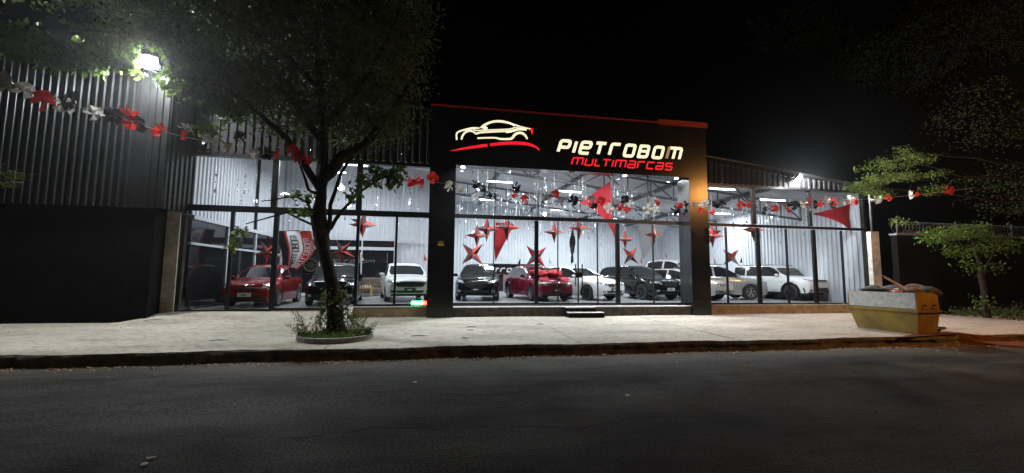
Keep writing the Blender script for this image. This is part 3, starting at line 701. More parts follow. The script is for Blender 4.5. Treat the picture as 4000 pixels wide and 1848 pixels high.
# ------------------------------------------------------------------ cars
def build_car(name, label, paint, L=3.95, Wd=1.7, H=1.48, prof=None, belt=None, cowl=1.0, wsr=1.75, rr0=3.2, rr1=3.75, clear=.19, wb=(.78, 3.25), wr=.31,
              rim='rim_silver', grille=None, heads=None, extras=(), trim=None, pillars=(), bplate='plate_black', cladding=False, roofrails=False, tumble=.36, mirror=None, zhead=.66, cat='car'):
    t = empty(name, (0, 0, 0), 0, label, cat, 'cars on show in the showroom')
    h = Wd/2; Ra = wr+.055
    xs = sorted(set([round(i*.05, 3) for i in range(int(L/.05)+1)]+[L, .012, .03, L-.015, cowl, wsr, rr0, rr1]+[round(w+Ra*math.cos(R(a)), 3) for w in wb for a in (0, 8, 20, 35, 50, 130, 145, 160, 172, 180)]))
    def zlow(x):
        z = clear + .12*max(0, 1-x/.12) + .16*max(0, 1-(L-x)/.15)
        for w in wb:
            if abs(x-w) < Ra: z = max(z, wr+math.sqrt(max(0, Ra*Ra-(x-w)**2)))
        return z
    def hw(x):
        k = 1
        if x < .75: k -= .20*((.75-x)/.75)**2.6
        if x > L-.6: k -= .13*((x-L+.6)/.6)**2.4
        return h*k
    rings = []
    for x in xs:
        top = lerpt(x, prof); bl = min(lerpt(x, belt), top-.035); gh = top-bl; w = hw(x); zl = min(zlow(x), bl-.06)
        cur = sm((gh-.05)/.2)
        pts = []
        for f, yk in ((0, .955), (.12, .985), (.45, 1), (.8, .985), (1, .945)): pts.append((w*yk, zl+(bl-zl)*f))
        wbt = w*.945
        def side(f): return wbt-.01-tumble*gh*f
        gp = [(side(.05), bl+gh*.05), (side(.88), bl+gh*.88), (side(1)-.05, top-.012), (side(1)*.6, top+.012), (0, top+.022)]
        hp = [(wbt*.96, bl+gh*.35), (wbt*.86, bl+gh*.75), (wbt*.7, top), (wbt*.4, top+.018), (0, top+.025)]
        for a, b in zip(gp, hp): pts.append((a[0]*cur+b[0]*(1-cur), a[1]*cur+b[1]*(1-cur)))
        rings.append(pts)
    n = 10; full = []
    for x, pts in zip(xs, rings):
        full.append([(L/2-x, -y, z) for y, z in pts]+[(L/2-x, y, z) for y, z in reversed(pts[:-1])])
    m = 2*n-1; V = [p for rg in full for p in rg]
    groups = {'body': [], 'windscreen': [], 'rear_window': [], 'side_window': [], 'side_window2': [], 'cladding': []}
    for i in range(len(xs)-1):
        xm = (xs[i]+xs[i+1])/2; top = lerpt(xm, prof); bl = lerpt(xm, belt); gh = top-bl
        for j in range(m-1):
            k = j if j < n-1 else m-2-j     # 0..8 from the sill up
            q = (i*m+j, i*m+j+1, (i+1)*m+j+1, (i+1)*m+j)
            key = 'body'
            if k >= 7 and cowl+.06 < xm < wsr-.05 and gh > .03: key = 'windscreen'
            elif k >= 7 and rr0+.06 < xm < rr1-.06 and gh > .03: key = 'rear_window'
            elif k == 5 and gh > .13 and cowl+.3 < xm < rr1-.22 and not any(abs(xm-p) < .045 for p in pillars):
                key = 'side_window' if j < n-1 else 'side_window2'
            elif cladding and (k == 0 and True): key = 'cladding'
            groups[key].append(q)
    caps = [tuple(range(m)), tuple((len(xs)-1)*m+j for j in range(m-1, -1, -1))]
    groups['body'] += caps
    def mk(key, nm, mt):
        fs = groups[key]
        if not fs: return None
        ids = sorted(set(i for f in fs for i in f)); mp = {a: b for b, a in enumerate(ids)}
        g = MB(); g.add([V[i] for i in ids], [tuple(mp[i] for i in f) for f in fs]); return g.obj(nm, mt, t, 38)
    body = mk('body', 'body', paint); mk('windscreen', 'windscreen', 'car_glass'); mk('rear_window', 'rear_window', 'car_glass')
    mk('side_window', 'side_window', 'car_glass'); mk('side_window2', 'side_window', 'car_glass'); mk('cladding', 'sill_cladding', 'trim_black')
    # dark underbody and wheel housings
    MB().box(-L/2+.25, L/2-.25, -h*.8, h*.8, clear+.02, .55).obj('underbody', 'trim_black', t)
    bvh = BVHTree.FromPolygons(V, [f for k in groups for f in groups[k]])
    def decal(nm, poly, face, m_, off=.012, par=None, thick=True):
        """polygon given on the front (y,z), side (x from nose,z; sign) or rear, wrapped on the body"""
        bm = bmesh.new(); vs = [bm.verts.new((a, b, 0)) for a, b in poly]; bm.faces.new(vs)
        bmesh.ops.triangulate(bm, faces=bm.faces); bmesh.ops.subdivide_edges(bm, edges=bm.edges, cuts=2, use_grid_fill=True); bmesh.ops.triangulate(bm, faces=bm.faces)
        for v in bm.verts:
            a, b = v.co.x, v.co.y
            if face == 'F': o_, d = Vector((L, a, b)), Vector((-1, 0, 0))
            elif face == 'B': o_, d = Vector((-L, a, b)), Vector((1, 0, 0))
            elif face == 'L': o_, d = Vector((L/2-a, 3, b)), Vector((0, -1, 0))
            elif face == 'R': o_, d = Vector((L/2-a, -3, b)), Vector((0, 1, 0))
            elif face == 'FL': o_, d = Vector((L/2-.3+3, a+3, b)), Vector((-.7071, -.7071, 0))
            elif face == 'FR': o_, d = Vector((L/2-.3+3, a-3, b)), Vector((-.7071, .7071, 0))
            hit = bvh.ray_cast(o_, d)[0]
            v.co = (hit if hit else Vector(o_+d*(L if face in 'FB' else 3)))-d*off
        if thick:
            r_ = bmesh.ops.extrude_face_region(bm, geom=bm.faces[:]); dd = d
            for v in [e for e in r_['geom'] if isinstance(e, bmesh.types.BMVert)]: v.co += dd*(off+.02)
        me = bpy.data.meshes.new(nm); bmesh.ops.recalc_face_normals(bm, faces=bm.faces); bm.to_mesh(me); bm.free(); me.materials.append(MC[m_]); return link(nm, me, par or t)
    def both(nm, poly, m_, off=.012, face='F'):
        a = decal(nm, poly, face, m_, off); b = decal(nm, [(-y, z) for y, z in poly], face, m_, off); return a, b
    zh = zhead
    hd = heads or [(h*.50, zh-.03), (h*.93, zh+.04), (h*.90, zh+.14), (h*.62, zh+.10)]
    both('headlight', hd, 'lamp_glass', .016)
    cy = sum(p[0] for p in hd)/4; cz = sum(p[1] for p in hd)/4
    both('headlight_lens', [(cy-.05, cz-.035), (cy+.05, cz-.03), (cy+.05, cz+.03), (cy-.05, cz+.03)], 'chrome', .024)
    gr = grille or [(-.36, zh-.08), (.36, zh-.08), (.42, zh+.05), (-.42, zh+.05)]
    go = decal('grille', gr, 'F', 'trim_black', .014)
    ys_ = [p[0] for p in gr]; zs_ = [p[1] for p in gr]
    for k in range(3):
        z = min(zs_)+(max(zs_)-min(zs_))*(k+1)/4; s_ = .82
        decal('slat', [(min(ys_)*s_, z-.009), (max(ys_)*s_, z-.009), (max(ys_)*s_, z+.009), (min(ys_)*s_, z+.009)], 'F', 'chrome' if 'chromegrille' in extras else 'rim_dark', .026, go)
    decal('lower_intake', [(-h*.52, clear+.10), (h*.52, clear+.10), (h*.6, clear+.24), (-h*.6, clear+.24)], 'F', 'trim_black', .012)
    both('fog_lamp', [(h*.68, clear+.16), (h*.82, clear+.16), (h*.82, clear+.25), (h*.68, clear+.25)], 'lamp_glass' if 'fog' in extras else 'trim_black', .014)
    pl_ = decal('number_plate', [(-.2, clear+.2), (.2, clear+.2), (.2, clear+.33), (-.2, clear+.33)], 'F', bplate, .03)
    decal('plate_text', [(-.1, clear+.245), (.06, clear+.245), (.06, clear+.285), (-.1, clear+.285)], 'F', 'text_white' if bplate == 'plate_black' else 'plate_black', .034, pl_)
    if 'oval' in extras: decal('badge', [(.09*math.cos(a*math.pi/6), zh+.085+.035*math.sin(a*math.pi/6)) for a in range(12)], 'F', 'chrome', .03)
    if 'ring' in extras: decal('badge', [(.07*math.cos(a*math.pi/6), zh-.01+.07*math.sin(a*math.pi/6)) for a in range(12)], 'F', 'chrome', .034)
    if 'vgrille' in extras:
        for s_ in (1, -1): decal('chrome_bar', [(s_*.14, zh-.11), (s_*.19, zh-.11), (s_*.40, zh+.05), (s_*.35, zh+.05)], 'F', 'chrome', .032)
    if 'kidney' in extras:
        for s_ in (1, -1):
            decal('kidney_frame', [(s_*.03, zh-.1), (s_*.27, zh-.1), (s_*.32, zh+.07), (s_*.26, zh+.1), (s_*.03, zh+.1)], 'F', 'chrome', .03)
            decal('kidney_grille', [(s_*.05, zh-.075), (s_*.25, zh-.075), (s_*.29, zh+.055), (s_*.24, zh+.075), (s_*.05, zh+.075)], 'F', 'trim_black', .036)
    if 'hexgrille' in extras:
        go2 = decal('chrome_surround', [(-.44, zh-.1), (-.3, zh-.19), (.3, zh-.19), (.44, zh-.1), (.36, zh+.01), (-.36, zh+.01)], 'F', 'chrome', .03)
        decal('mesh', [(-.40, zh-.1), (-.28, zh-.17), (.28, zh-.17), (.40, zh-.1), (.33, zh-.01), (-.33, zh-.01)], 'F', 'trim_black', .034, go2)
        for k in range(4): decal('slat', [(-.34, zh-.15+k*.035), (.34, zh-.15+k*.035), (.34, zh-.138+k*.035), (-.34, zh-.138+k*.035)], 'F', 'chrome', .04, go2)
    if 'blackbumper' in extras:
        decal('bumper', [(-h*.9, clear+.04), (h*.9, clear+.04), (h*.94, clear+.34), (-h*.94, clear+.34)], 'F', 'trim_black', .05)
    if 'whitegrille' in extras:
        decal('grille_frame', [(-.42, zh-.06), (.42, zh-.06), (.42, zh+.09), (-.42, zh+.09)], 'F', paint, .04); decal('grille_mouth', [(-.36, zh-.03), (.36, zh-.03), (.36, zh+.06), (-.36, zh+.06)], 'F', 'trim_black', .05)
    # sides: seams, handles, tail lamps, lower trim
    bz = lerpt(wsr, belt)
    doors = [cowl+.12]+list(pillars)[:1]+[rr0-.1]
    for sd in 'LR':
        for x in doors[:3]: decal('door_seam', [(x-.006, clear+.14), (x+.006, clear+.14), (x+.006, bz-.02), (x-.006, bz-.02)], sd, 'trim_black', .002, thick=False)
        for x in doors[1:3]: decal('door_handle', [(x-.24, bz-.13), (x-.08, bz-.13), (x-.08, bz-.1), (x-.24, bz-.1)], sd, trim or 'chrome', .025)
        decal('tail_light', [(L-.32, .74), (L-.05, .74), (L-.05, .96), (L-.22, .96)], sd, 'tail_red', .012)
        if cladding: 
            for w in wb:
                pts = [(w+(Ra+.07)*math.cos(R(a)), wr+(Ra+.07)*math.sin(R(a))) for a in range(0, 181, 20)]+[(w+(Ra-.0)*math.cos(R(a)), wr+(Ra-.0)*math.sin(R(a))) for a in range(180, -1, -20)]
                decal('arch_flare', pts, sd, 'trim_black', .02)
    # mirrors
    for s_ in (1, -1):
        x, y, z = L/2-cowl-.32, s_*(hw(cowl+.3)*.945+.02), bz+.09
        g = MB(); g.lathe([(.001, -.045), (.07, -.03), (.085, .02), (.06, .05), (.001, .055)], 'x', 10)
        g.v = [(a*1.1+x, b*1.25+y+s_*.11, c*.85+z) for a, b, c in g.v]; g.bar((x, y-s_*.03, z-.07), (x, y+s_*.08, z-.03), .05, .03); g.obj('mirror', mirror or paint, t, 60)
    if roofrails:
        zt = H+.05
        for s_ in (1, -1): MB().tube([(L/2-wsr-.15, s_*h*.66, zt-.05), (L/2-wsr-.25, s_*h*.66, zt), (L/2-rr0+.1, s_*h*.66, zt), (L/2-rr0, s_*h*.66, zt-.08)], .018, 6).obj('roof_rail', 'trim_black', t, 40)
    # wheels
    for w in wb:
        for s_ in (1, -1):
            c = (L/2-w, s_*(h-.105), wr)
            g = MB(); g.lathe([(wr*.62, -.09), (wr*.93, -.1), (wr, -.075), (wr, .075), (wr*.93, .1), (wr*.62, .09)], 'y', 26)
            o = g.obj('wheel', 'tyre', t, 50, loc=c)
            g = MB(); g.lathe([(wr*.64, .06), (wr*.64, .092), (wr*.58, .092), (wr*.55, .03)], 'y', 24)
            for k in range(5):
                a = 2*math.pi*k/5+.3
                for da in ((-.16), (.16)):
                    g.bar((wr*.1*math.cos(a), .085, wr*.1*math.sin(a)), (wr*.6*math.cos(a+da), .08, wr*.6*math.sin(a+da)), .035, .03, upd=(0, 1, 0))
            g.lathe([(.001, .1), (wr*.16, .098), (wr*.18, .07)], 'y', 12)
            if s_ < 0: g.v = [(x, -y, z) for x, y, z in g.v]
            g.obj('rim', rim, o, 40)
            g = MB(); g.lathe([(.001, s_*.0), (wr*.6, s_*.0)], 'y', 16); g.obj('brake_disc', 'rim_dark', o)
    if 'bed' in extras:
        MB().box(-L/2+.12, L/2-rr1-.1, -h*.8, h*.8, lerpt(L-.5, prof)+.03, lerpt(L-.5, prof)+.07).obj('bed_cover', 'trim_black', t)
    return t

HB = dict(prof=[(0, .52), (.015, .73), (.09, .82), (.45, .91), (.95, .97), (1.05, 1.0), (1.75, 1.38), (2.1, 1.46), (2.6, 1.48), (3.15, 1.45), (3.4, 1.36), (3.78, 1.02), (3.88, .9), (3.95, .55)],
          belt=[(0, .7), (.9, .88), (2, .93), (3.3, 1.0), (3.95, 1.0)], pillars=(2.25,))
SD = dict(L=4.4, wb=(.82, 3.4), prof=[(0, .50), (.015, .71), (.10, .80), (.5, .90), (1.05, .96), (1.15, 1.0), (1.95, 1.38), (2.4, 1.46), (2.9, 1.46), (3.2, 1.40), (3.8, 1.08), (3.95, 1.04), (4.3, 1.02), (4.38, .9), (4.4, .55)],
          belt=[(0, .7), (1, .88), (2, .93), (3.6, 1.0), (4.4, .98)], pillars=(2.5,), cowl=1.12, wsr=1.95, rr0=3.15, rr1=3.85, H=1.47)
SU = dict(L=4.6, Wd=1.85, H=1.7, wb=(.88, 3.6), wr=.36, clear=.24, prof=[(0, .6), (.015, .88), (.12, .93), (.5, 1.04), (1.15, 1.11), (1.25, 1.14), (1.95, 1.58), (2.3, 1.68), (3.0, 1.7), (3.9, 1.66), (4.15, 1.58), (4.45, 1.15), (4.55, 1.05), (4.6, .6)],
          belt=[(0, .85), (1.1, 1.04), (2, 1.08), (4, 1.16), (4.6, 1.15)], pillars=(2.6, 3.5), cowl=1.2, wsr=1.95, rr0=4.0, rr1=4.42, zhead=.80)
PK = dict(L=5.2, Wd=1.85, H=1.78, wb=(.95, 4.1), wr=.38, clear=.3, prof=[(0, .7), (.02, .9), (.12, 1.0), (.5, 1.08), (1.15, 1.14), (1.25, 1.17), (1.85, 1.66), (2.2, 1.76), (2.8, 1.78), (3.25, 1.74), (3.45, 1.68), (3.62, 1.16), (5.1, 1.14), (5.17, 1.0), (5.2, .7)],
          belt=[(0, .95), (1.1, 1.08), (2, 1.12), (3.6, 1.13), (5.2, 1.1)], pillars=(2.5,), cowl=1.2, wsr=1.85, rr0=3.35, rr1=3.64, zhead=.92)
for nm, c in (('paint_red', (.20, .008, .009)), ('paint_black', (.006, .006, .007)), ('paint_white', (.74, .75, .76)), ('paint_burgundy', (.17, .008, .028)), ('paint_silver', (.34, .35, .36)), ('paint_champagne', (.5, .48, .43))):
    mat(nm, c, .10 if 'black' in nm else .16, metal=.3 if 'silver' in nm else 0, spec=.5 if 'black' in nm else .7)
def hdg(dx, dy): return math.atan2(dy, dx)
def place(c, pf, pr_, Yf, side, L, Wd, wb, sc=1.0):
    """front and rear wheel of the visible side seen at image columns pf, pr_; front wheel at depth Yf"""
    F = Vector((XY(pf, Yf), Yf)); D = (wb[1]-wb[0])*sc
    best = None
    for k in range(1, 400):
        y = Yf+k*.01; q = Vector((XY(pr_, y), y))
        e = abs((q-F).length-D)
        if best is None or e < best[0]: best = (e, q)
    d = (F-best[1]).normalized(); put(c, F, d, side, L, Wd, wb, sc)
def put(c, F, d, side, L, Wd, wb, sc):
    """side=+1: F is the front left wheel"""
    left = Vector((-d.y, d.x)); cen = F - left*side*(Wd/2-.1)*sc - d*(L/2-wb[0])*sc
    c.location = (cen.x, cen.y, zfloor(cen.x)); c.rotation_euler = (0, 0, hdg(d.x, d.y)); c.scale = (sc,)*3
def put_front(c, px, Y, deg, L, sc=1.0):
    """nose centre at image column px and depth Y; deg = heading away from straight out of the door, + to the right"""
    d = Vector((math.sin(R(deg)), -math.cos(R(deg)))); n_ = Vector((XY(px, Y), Y)); cen = n_-d*L/2*sc
    c.location = (cen.x, cen.y, zfloor(cen.x)); c.rotation_euler = (0, 0, hdg(d.x, d.y)); c.scale = (sc,)*3
cars = {}
c = build_car('parked_car', 'red hatchback nearest the left end of the glass, star on its roof', 'paint_red', Wd=1.66, bplate='plate_white', extras=('oval',), zhead=.70,
              grille=[(-.3, .6), (.3, .6), (.34, .67), (-.34, .67)], heads=[(.43, .66), (.74, .68), (.8, .86), (.68, .86)], **HB); put_front(c, 965, .6, 2, 3.95, 1.06); cars['red'] = c
c = build_car('parked_car', 'black compact sport utility car half hidden behind the street tree trunk', 'paint_black', Wd=1.76, zhead=.72, extras=('fog', 'ring'),
              **{**HB, 'prof': [(a, b*1.07) for a, b in HB['prof']], 'belt': [(a, b*1.07) for a, b in HB['belt']]}, H=1.58, wr=.34); put_front(c, 1296, .8, 6, 3.95, 1.04); cars['blk'] = c
c = build_car('parked_car', 'white hatchback with black grille behind the left wing glass, beside the portal', 'paint_white', Wd=1.72, zhead=.76, mirror='paint_white', cladding=False,
              grille=[(-.46, .56), (.46, .56), (.62, .76), (-.62, .76)], heads=[(.52, .66), (.80, .72), (.8, .86), (.62, .80)], extras=('blackchin',), **HB); put_front(c, 1606, 1.4, 10, 3.95, 1.06); cars['wh'] = c
c = build_car('parked_car', 'black hatchback with wide chrome grille at the left end of the portal glass', 'paint_black', Wd=1.72, zhead=.70, extras=('hexgrille', 'fog'), **HB); put_front(c, 1862, 1.6, -9, 3.95, 1.06); cars['bh'] = c
c = build_car('parked_car', 'burgundy sedan with a big red gift bow on its bonnet', 'paint_burgundy', Wd=1.7, extras=('oval', 'chromegrille'), **SD); place(c, 2078, 1993, 2.0, -1, 4.4, 1.7, SD['wb'], 1.04); cars['bur'] = c
c = build_car('parked_car', 'white sedan with chrome V grille behind the entrance doors', 'paint_white', Wd=1.72, extras=('ring', 'vgrille', 'fog'), rim='rim_dark', **SD); place(c, 2294, 2130, 2.3, -1, 4.4, 1.72, SD['wb'], 1.05); cars['ws'] = c
c = build_car('parked_car', 'white car mostly hidden behind the burgundy sedan and white sedan', 'paint_white', Wd=1.72, **HB); place(c, 2222, 2120, 7.0, -1, 3.95, 1.7, (.78, 3.25), 1.08); cars['wb'] = c
c = build_car('parked_car', 'black sport utility car with twin chrome grilles at the right end of the portal glass', 'paint_black', extras=('kidney', 'fog'), rim='rim_dark', bplate='plate_white', **{**SU, 'H': 1.6, 'prof': [(a, b*.93) for a, b in SU['prof']], 'belt': [(a, b*.93) for a, b in SU['belt']], 'zhead': .73})
place(c, 2508, 2370, 2.7, -1, 4.6, 1.85, SU['wb'], 1.02); cars['bm'] = c
c = build_car('pickup_truck', 'white double cab pickup truck behind the black sport utility car', 'paint_white', extras=('bed',), cat='pickup truck', **PK); place(c, 2700, 2480, 5.2, -1, 5.2, 1.85, PK['wb'], 1.17); cars['pk'] = c
c = build_car('parked_car', 'champagne car with black grille peeping out right of the portal pillar', 'paint_champagne', bplate='plate_white', extras=('chromegrille',), **{**SU, 'prof': [(a, b*.9) for a, b in SU['prof']], 'belt': [(a, b*.9) for a, b in SU['belt']], 'zhead': .78})
place(c, 2722, 2540, 2.5, -1, 4.6, 1.85, SU['wb'], .98); cars['ch'] = c
c = build_car('parked_car', 'silver sport utility car with large silver wheels behind the right wing glass', 'paint_silver', roofrails=True, extras=('fog',), grille=[(-.5, .68), (.5, .68), (.6, .9), (-.6, .9)], **SU); place(c, 2925, 2705, 2.9, -1, 4.6, 1.85, SU['wb'], 1.0); cars['sv'] = c
c = build_car('parked_car', 'white off-roader with black arches and bumper by the right end wall', 'paint_white', roofrails=True, cladding=True, bplate='plate_white', rim='rim_dark', extras=('blackbumper', 'whitegrille'), trim='trim_black', mirror='paint_white', **{**SU, 'wr': .39, 'clear': .3, 'tumble': .22, 'zhead': .95, 'prof': [(0, .6), (.02, .85), (.1, 1.02), (.5, 1.12), (1.2, 1.17), (1.3, 1.2), (1.8, 1.62), (2.1, 1.72), (3.0, 1.74), (4.2, 1.72), (4.4, 1.62), (4.52, 1.15), (4.57, 1.05), (4.6, .6)], 'belt': [(0, .95), (1.1, 1.12), (2, 1.14), (4, 1.16), (4.6, 1.15)], 'wsr': 1.8, 'rr0': 4.25, 'rr1': 4.5})
place(c, 3085, 2905, 2.6, -1, 4.6, 1.85, SU['wb'], 1.02); cars['wo'] = c

# gift bow lying over the burgundy sedan's bonnet
c = cars['bur']; L = 4.4
bw = empty('gift_bow', c.location, c.rotation_euler[2], 'huge red fabric bow tied over the bonnet of the burgundy sedan', 'bow'); bw.scale = c.scale
def loopm(s_, dx=0, tilt=.0, ln=.72):
    g = MB(); V = []; n = 12; m_ = 14; q = random.Random(int(7+s_+dx*10))
    for i in range(n+1):
        u = i/n; y = s_*(.04+ln*u); ra = .05+.24*math.sin(min(1, u*1.12)*math.pi*.93)**.8*(1 if u < .97 else .5)
        for j in range(m_):
            a = 2*math.pi*j/m_; rr = ra*(1+.16*math.sin(a*4+u*5)+q.uniform(-.05, .05)); V.append((1.08+dx+rr*1.25*math.cos(a), y, 1.13+tilt*u+rr*.45*math.sin(a)))
    g.add(V, [(i*m_+j, i*m_+(j+1) % m_, (i+1)*m_+(j+1) % m_, (i+1)*m_+j) for i in range(n) for j in range(m_)]+[tuple(n*m_+j for j in range(m_))]); return g
for s_ in (1, -1):
    loopm(s_, 0, .06).obj('bow_loop', 'fabric_red', bw, 50); loopm(s_, .26, -.04, .55).obj('bow_loop', 'fabric_red', bw, 50)
g = MB(); g.lathe([(.001, -.1), (.1, -.07), (.12, 0), (.1, .07), (.001, .1)], 'y', 10, (1.12, 0, 1.16)); g.obj('knot', 'fabric_red', bw, 60)
for s_ in (1, -1):
    g = MB(); V = []
    for i in range(9):
        q = i/8; x = 1.15+q*.85; y = s_*(.08+q*.42); z = lerpt(L/2-x, SD['prof'])+.055+.03*math.sin(q*9)-(0 if q < .9 else .06)
        for j in (-1, 0, 1): V.append((x-.4*.15*j, y+j*(.12+.12*q), z+.03*abs(j)))
    g.add(V, [(i*3+j, i*3+j+1, (i+1)*3+j+1, (i+1)*3+j) for i in range(8) for j in range(2)]); g.obj('ribbon_tail', 'fabric_red', bw, 60)

# ------------------------------------------------------------------ stars of folded card
def star(px, py, Y, rpx, tilt, label, pts=4, cols=('paper_red', 'paper_black', 'foil_silver'), squash=1):
    p = on_y(px, py, Y); k = (p-CAM).dot(fwd)/FPX; r_ = rpx*k*1.08
    t = empty('paper_star', p, 0, label, 'star', 'folded card stars in the showroom'); t.rotation_euler = (0, R(tilt), R(rnd.uniform(-12, 12)))
    g = MB(); n = pts*2; inner = .31*r_
    V = [(0, -.24*r_, 0), (0, .24*r_, 0)]
    for i in range(n):
        a = math.pi*2*i/n+math.pi/2; q = (r_ if i % 2 == 0 else inner)*(squash if (i % 4 == 2) else 1); V.append((q*math.cos(a), 0, q*math.sin(a)))
    for i in range(n):
        j = (i+1) % n; g.cur = [0, 1, 0, 1, 0, 2, 0, 1][i % 8]
        g.add([V[0], V[2+i], V[2+j]], [(0, 1, 2)]); g.add([V[1], V[2+j], V[2+i]], [(0, 1, 2)])
    g.obj('card_body', cols, t)
    if abs(tilt) < 30: MB().bar((0, 0, r_), (0, 0, max(.3, zroof(p.x)-p.z-.1)), .008).obj('thread', 'cord', t)
s5 = lambda x, y: (1700+x/2.645, 800+y/2.645); s6 = lambda x, y: (2200+x/2.645, 800+y/2.645); s7 = lambda x, y: (2700+x/1.8307, 600+y/1.8307); s3 = lambda x, y: (1100+x/1.7, 550+y/1.7)
star(*s5(432, 318), 2.2, 43, 0, 'leftmost and lowest star of the pair hanging above the black hatchback')
star(*s5(533, 250), 2.6, 48, 0, 'red and black star hanging just left of the long red cloth')
star(*s5(745, 232), 2.2, 52, 0, 'red and black star hanging in front of the long red cloth')
star(*s5(385, 508), 2.0, 54, 45, 'crossed red and black star standing on the roof of the black hatchback')
star(*s5(1040, 535), 3.6, 54, 48, 'crossed red and black star standing on the roof of the burgundy sedan')
star(*s5(1230, 283), 2.4, 41, 0, 'red star with black lower point hanging right of the thick middle mullion')
star(*s6(165, 238), 2.4, 43, 0, 'red star hanging right beside the narrow black cloth')
star(*s6(640, 358), 2.6, 37, 0, 'slim silver and red star hanging over the black sport utility car')
star(*s6(937, 312), 2.8, 38, 0, 'red star hanging in front of the grey cloth')
star(*s6(695, 528), 4.0, 44, 42, 'crossed red and silver star on the roof of the black sport utility car')
star(*s7(152, 590), 2.5, 44, 0, 'red star with black centre hanging close to the right portal pillar, right wing')
star(*s7(445, 545), 3.0, 46, 0, 'wide flat red star under the transom of the right wing')
star(*s7(285, 742), 4.2, 42, 45, 'crossed red and grey star on the roof of the silver sport utility car')
star(*s3(540, 560), 2.5, 48, 0, 'red star with grey facets hanging above the black car beside the street tree', 4)
star(*s3(538, 540), 2.9, 44, 12, 'second red star just behind the one above the black car', 4)
star(*s3(402, 735), 2.2, 50, 42, 'crossed red star on the roof of the black car beside the street tree', 5)
star(1045, 985, 1.8, 48, 40, 'crossed dark red star on the roof of the red hatchback', 5)

# ------------------------------------------------------------------ draped cloths and car-roof pennants
def cloth(pxs, Y, m, label, name='draped_cloth', sag=.12, cat='cloth'):
    """pxs = (top left, top right, bottom) in the image; concave lower left edge"""
    A_, B2, C2 = [on_y(x, y, Y) for x, y in pxs]; g = MB(); n = 10; V = []
    for i in range(n+1):
        u = i/n
        for j in range(n+1):
            v = j/n
            l_ = A_.lerp(C2, v); r2 = B2.lerp(C2, v); bow = (B2-A_)*(sag*4*v*(1-v))
            q = (l_+bow).lerp(r2, u); q = q+Vector((0, .05*math.sin(u*7+v*2)*(1-v)+.03*math.sin(v*6), 0)); V.append(q)
    g.add(V, [(i*(n+1)+j, i*(n+1)+j+1, (i+1)*(n+1)+j+1, (i+1)*(n+1)+j) for i in range(n) for j in range(n)])
    me = g.mesh(name, m, 60); me.transform(Matrix.Translation(-A_)); o = link(name, me, None, A_)
    return tag(o, label, cat)
cloth(((2265, 792), (2385, 708), (2408, 962)), 2.9, 'fabric_red', 'largest red cloth, stretched in a triangle across the transom above the doors', sag=.22)
cloth(((1937, 868), (2010, 875), (1934, 1021)), 2.9, 'fabric_red', 'long red cloth hanging in a point left of the thick middle mullion', sag=-.05)
cloth(((3171, 837), (3324, 797), (3322, 938)), .3, 'fabric_red', 'red cloth sweeping across the glass at the far right end wall', sag=.3)
cloth(((2755, 902), (2822, 899), (2758, 962)), 3.4, 'fabric_red', 'small red cloth behind the star by the right portal pillar', sag=-.05)
cloth(((2499, 874), (2612, 882), (2510, 1015)), 5.5, 'fabric_grey', 'grey cloth hanging in a point behind the portal glass', sag=-.05)
cloth(((2980, 900), (3050, 880), (3012, 962)), 6, 'fabric_grey', 'pale cloth hanging on the right wing wall above the off-roader', sag=.2)
g = MB(); A_ = on_y(2237, 893, 2.6); C2 = on_y(2235, 1028, 2.6); V = []
for i in range(13):
    q = A_.lerp(C2, i/12); w = .03+.1*math.sin(min(1, i/7)*2.2) if i < 9 else .05
    for j in (-1, 0, 1): V.append((q.x+j*w, q.y+.05*j*math.sin(i), q.z+.04*math.sin(i*2.1+j)))
g.add(V, [(i*3+j, i*3+j+1, (i+1)*3+j+1, (i+1)*3+j) for i in range(12) for j in range(2)])
me = g.mesh('draped_cloth', 'fabric_black', 50); me.transform(Matrix.Translation(-A_)); tag(link('draped_cloth', me, None, A_), 'narrow ragged black cloth hanging above the white sedan', 'cloth')
def pennant(px, py, Y, m, label, s=.24, d=1):
    p = on_y(px, py, Y); t = empty('pennant_flag', p, 0, label, 'flag', 'small pennants on the car roofs')
    MB().bar((0, 0, -.05), (0, 0, s*1.35), .012).obj('stick', 'cord', t)
    g = MB(); g.add([(.006, 0, s*1.35), (.006, 0, s*.1), (d*s*.5, .03, s*.25), (.006, .02, s*1.35), (.006, .02, s*.1), (d*s*.5, .045, s*.25)], [(0, 1, 2), (3, 5, 4), (0, 2, 5, 3), (1, 4, 5, 2)]); g.obj('flag', m, t)
pennant(*s6(1058, 550), 6.0, 'paper_red', 'red pennant on the roof of the white pickup'); pennant(*s6(800, 608), 4.2, 'paper_red', 'red pennant on the roof of the black sport utility car')
pennant(*s6(375, 605), 4.6, 'paper_white', 'white pennant on the roof of the white sedan'); pennant(*s5(880, 620), 4.4, 'paper_black', 'black pennant on the roof of the burgundy sedan', d=-1)
pennant(*s5(1180, 615), 4.6, 'paper_white', 'white pennant right of the crossed star on the burgundy sedan'); pennant(*s7(165, 790), 5, 'paper_red', 'red pennant left of the star on the silver car roof')
pennant(*s7(365, 785), 4.4, 'paper_black', 'black pennant on the roof of the silver sport utility car', d=-1); pennant(*s7(520, 785), 5, 'paper_white', 'white pennant on the roof of the white off-roader')
pennant(*s7(690, 775), 5, 'paper_red', 'dark red pennant at the windscreen end of the off-roader roof', s=.16); pennant(*s3(945, 802), 3.6, 'paper_red', 'red pennant on the roof of the white hatchback', s=.26)
pennant(*s3(700, 805), 5.4, 'paper_black', 'black pennant left of the white hatchback', s=.32, d=-1); pennant(*s3(520, 805), 3.6, 'paper_white', 'white pennant on the roof of the black car', s=.32)
pennant(*s6(540, 600), 5.6, 'paper_white', 'pale pennant beside the thick right mullion', s=.18)

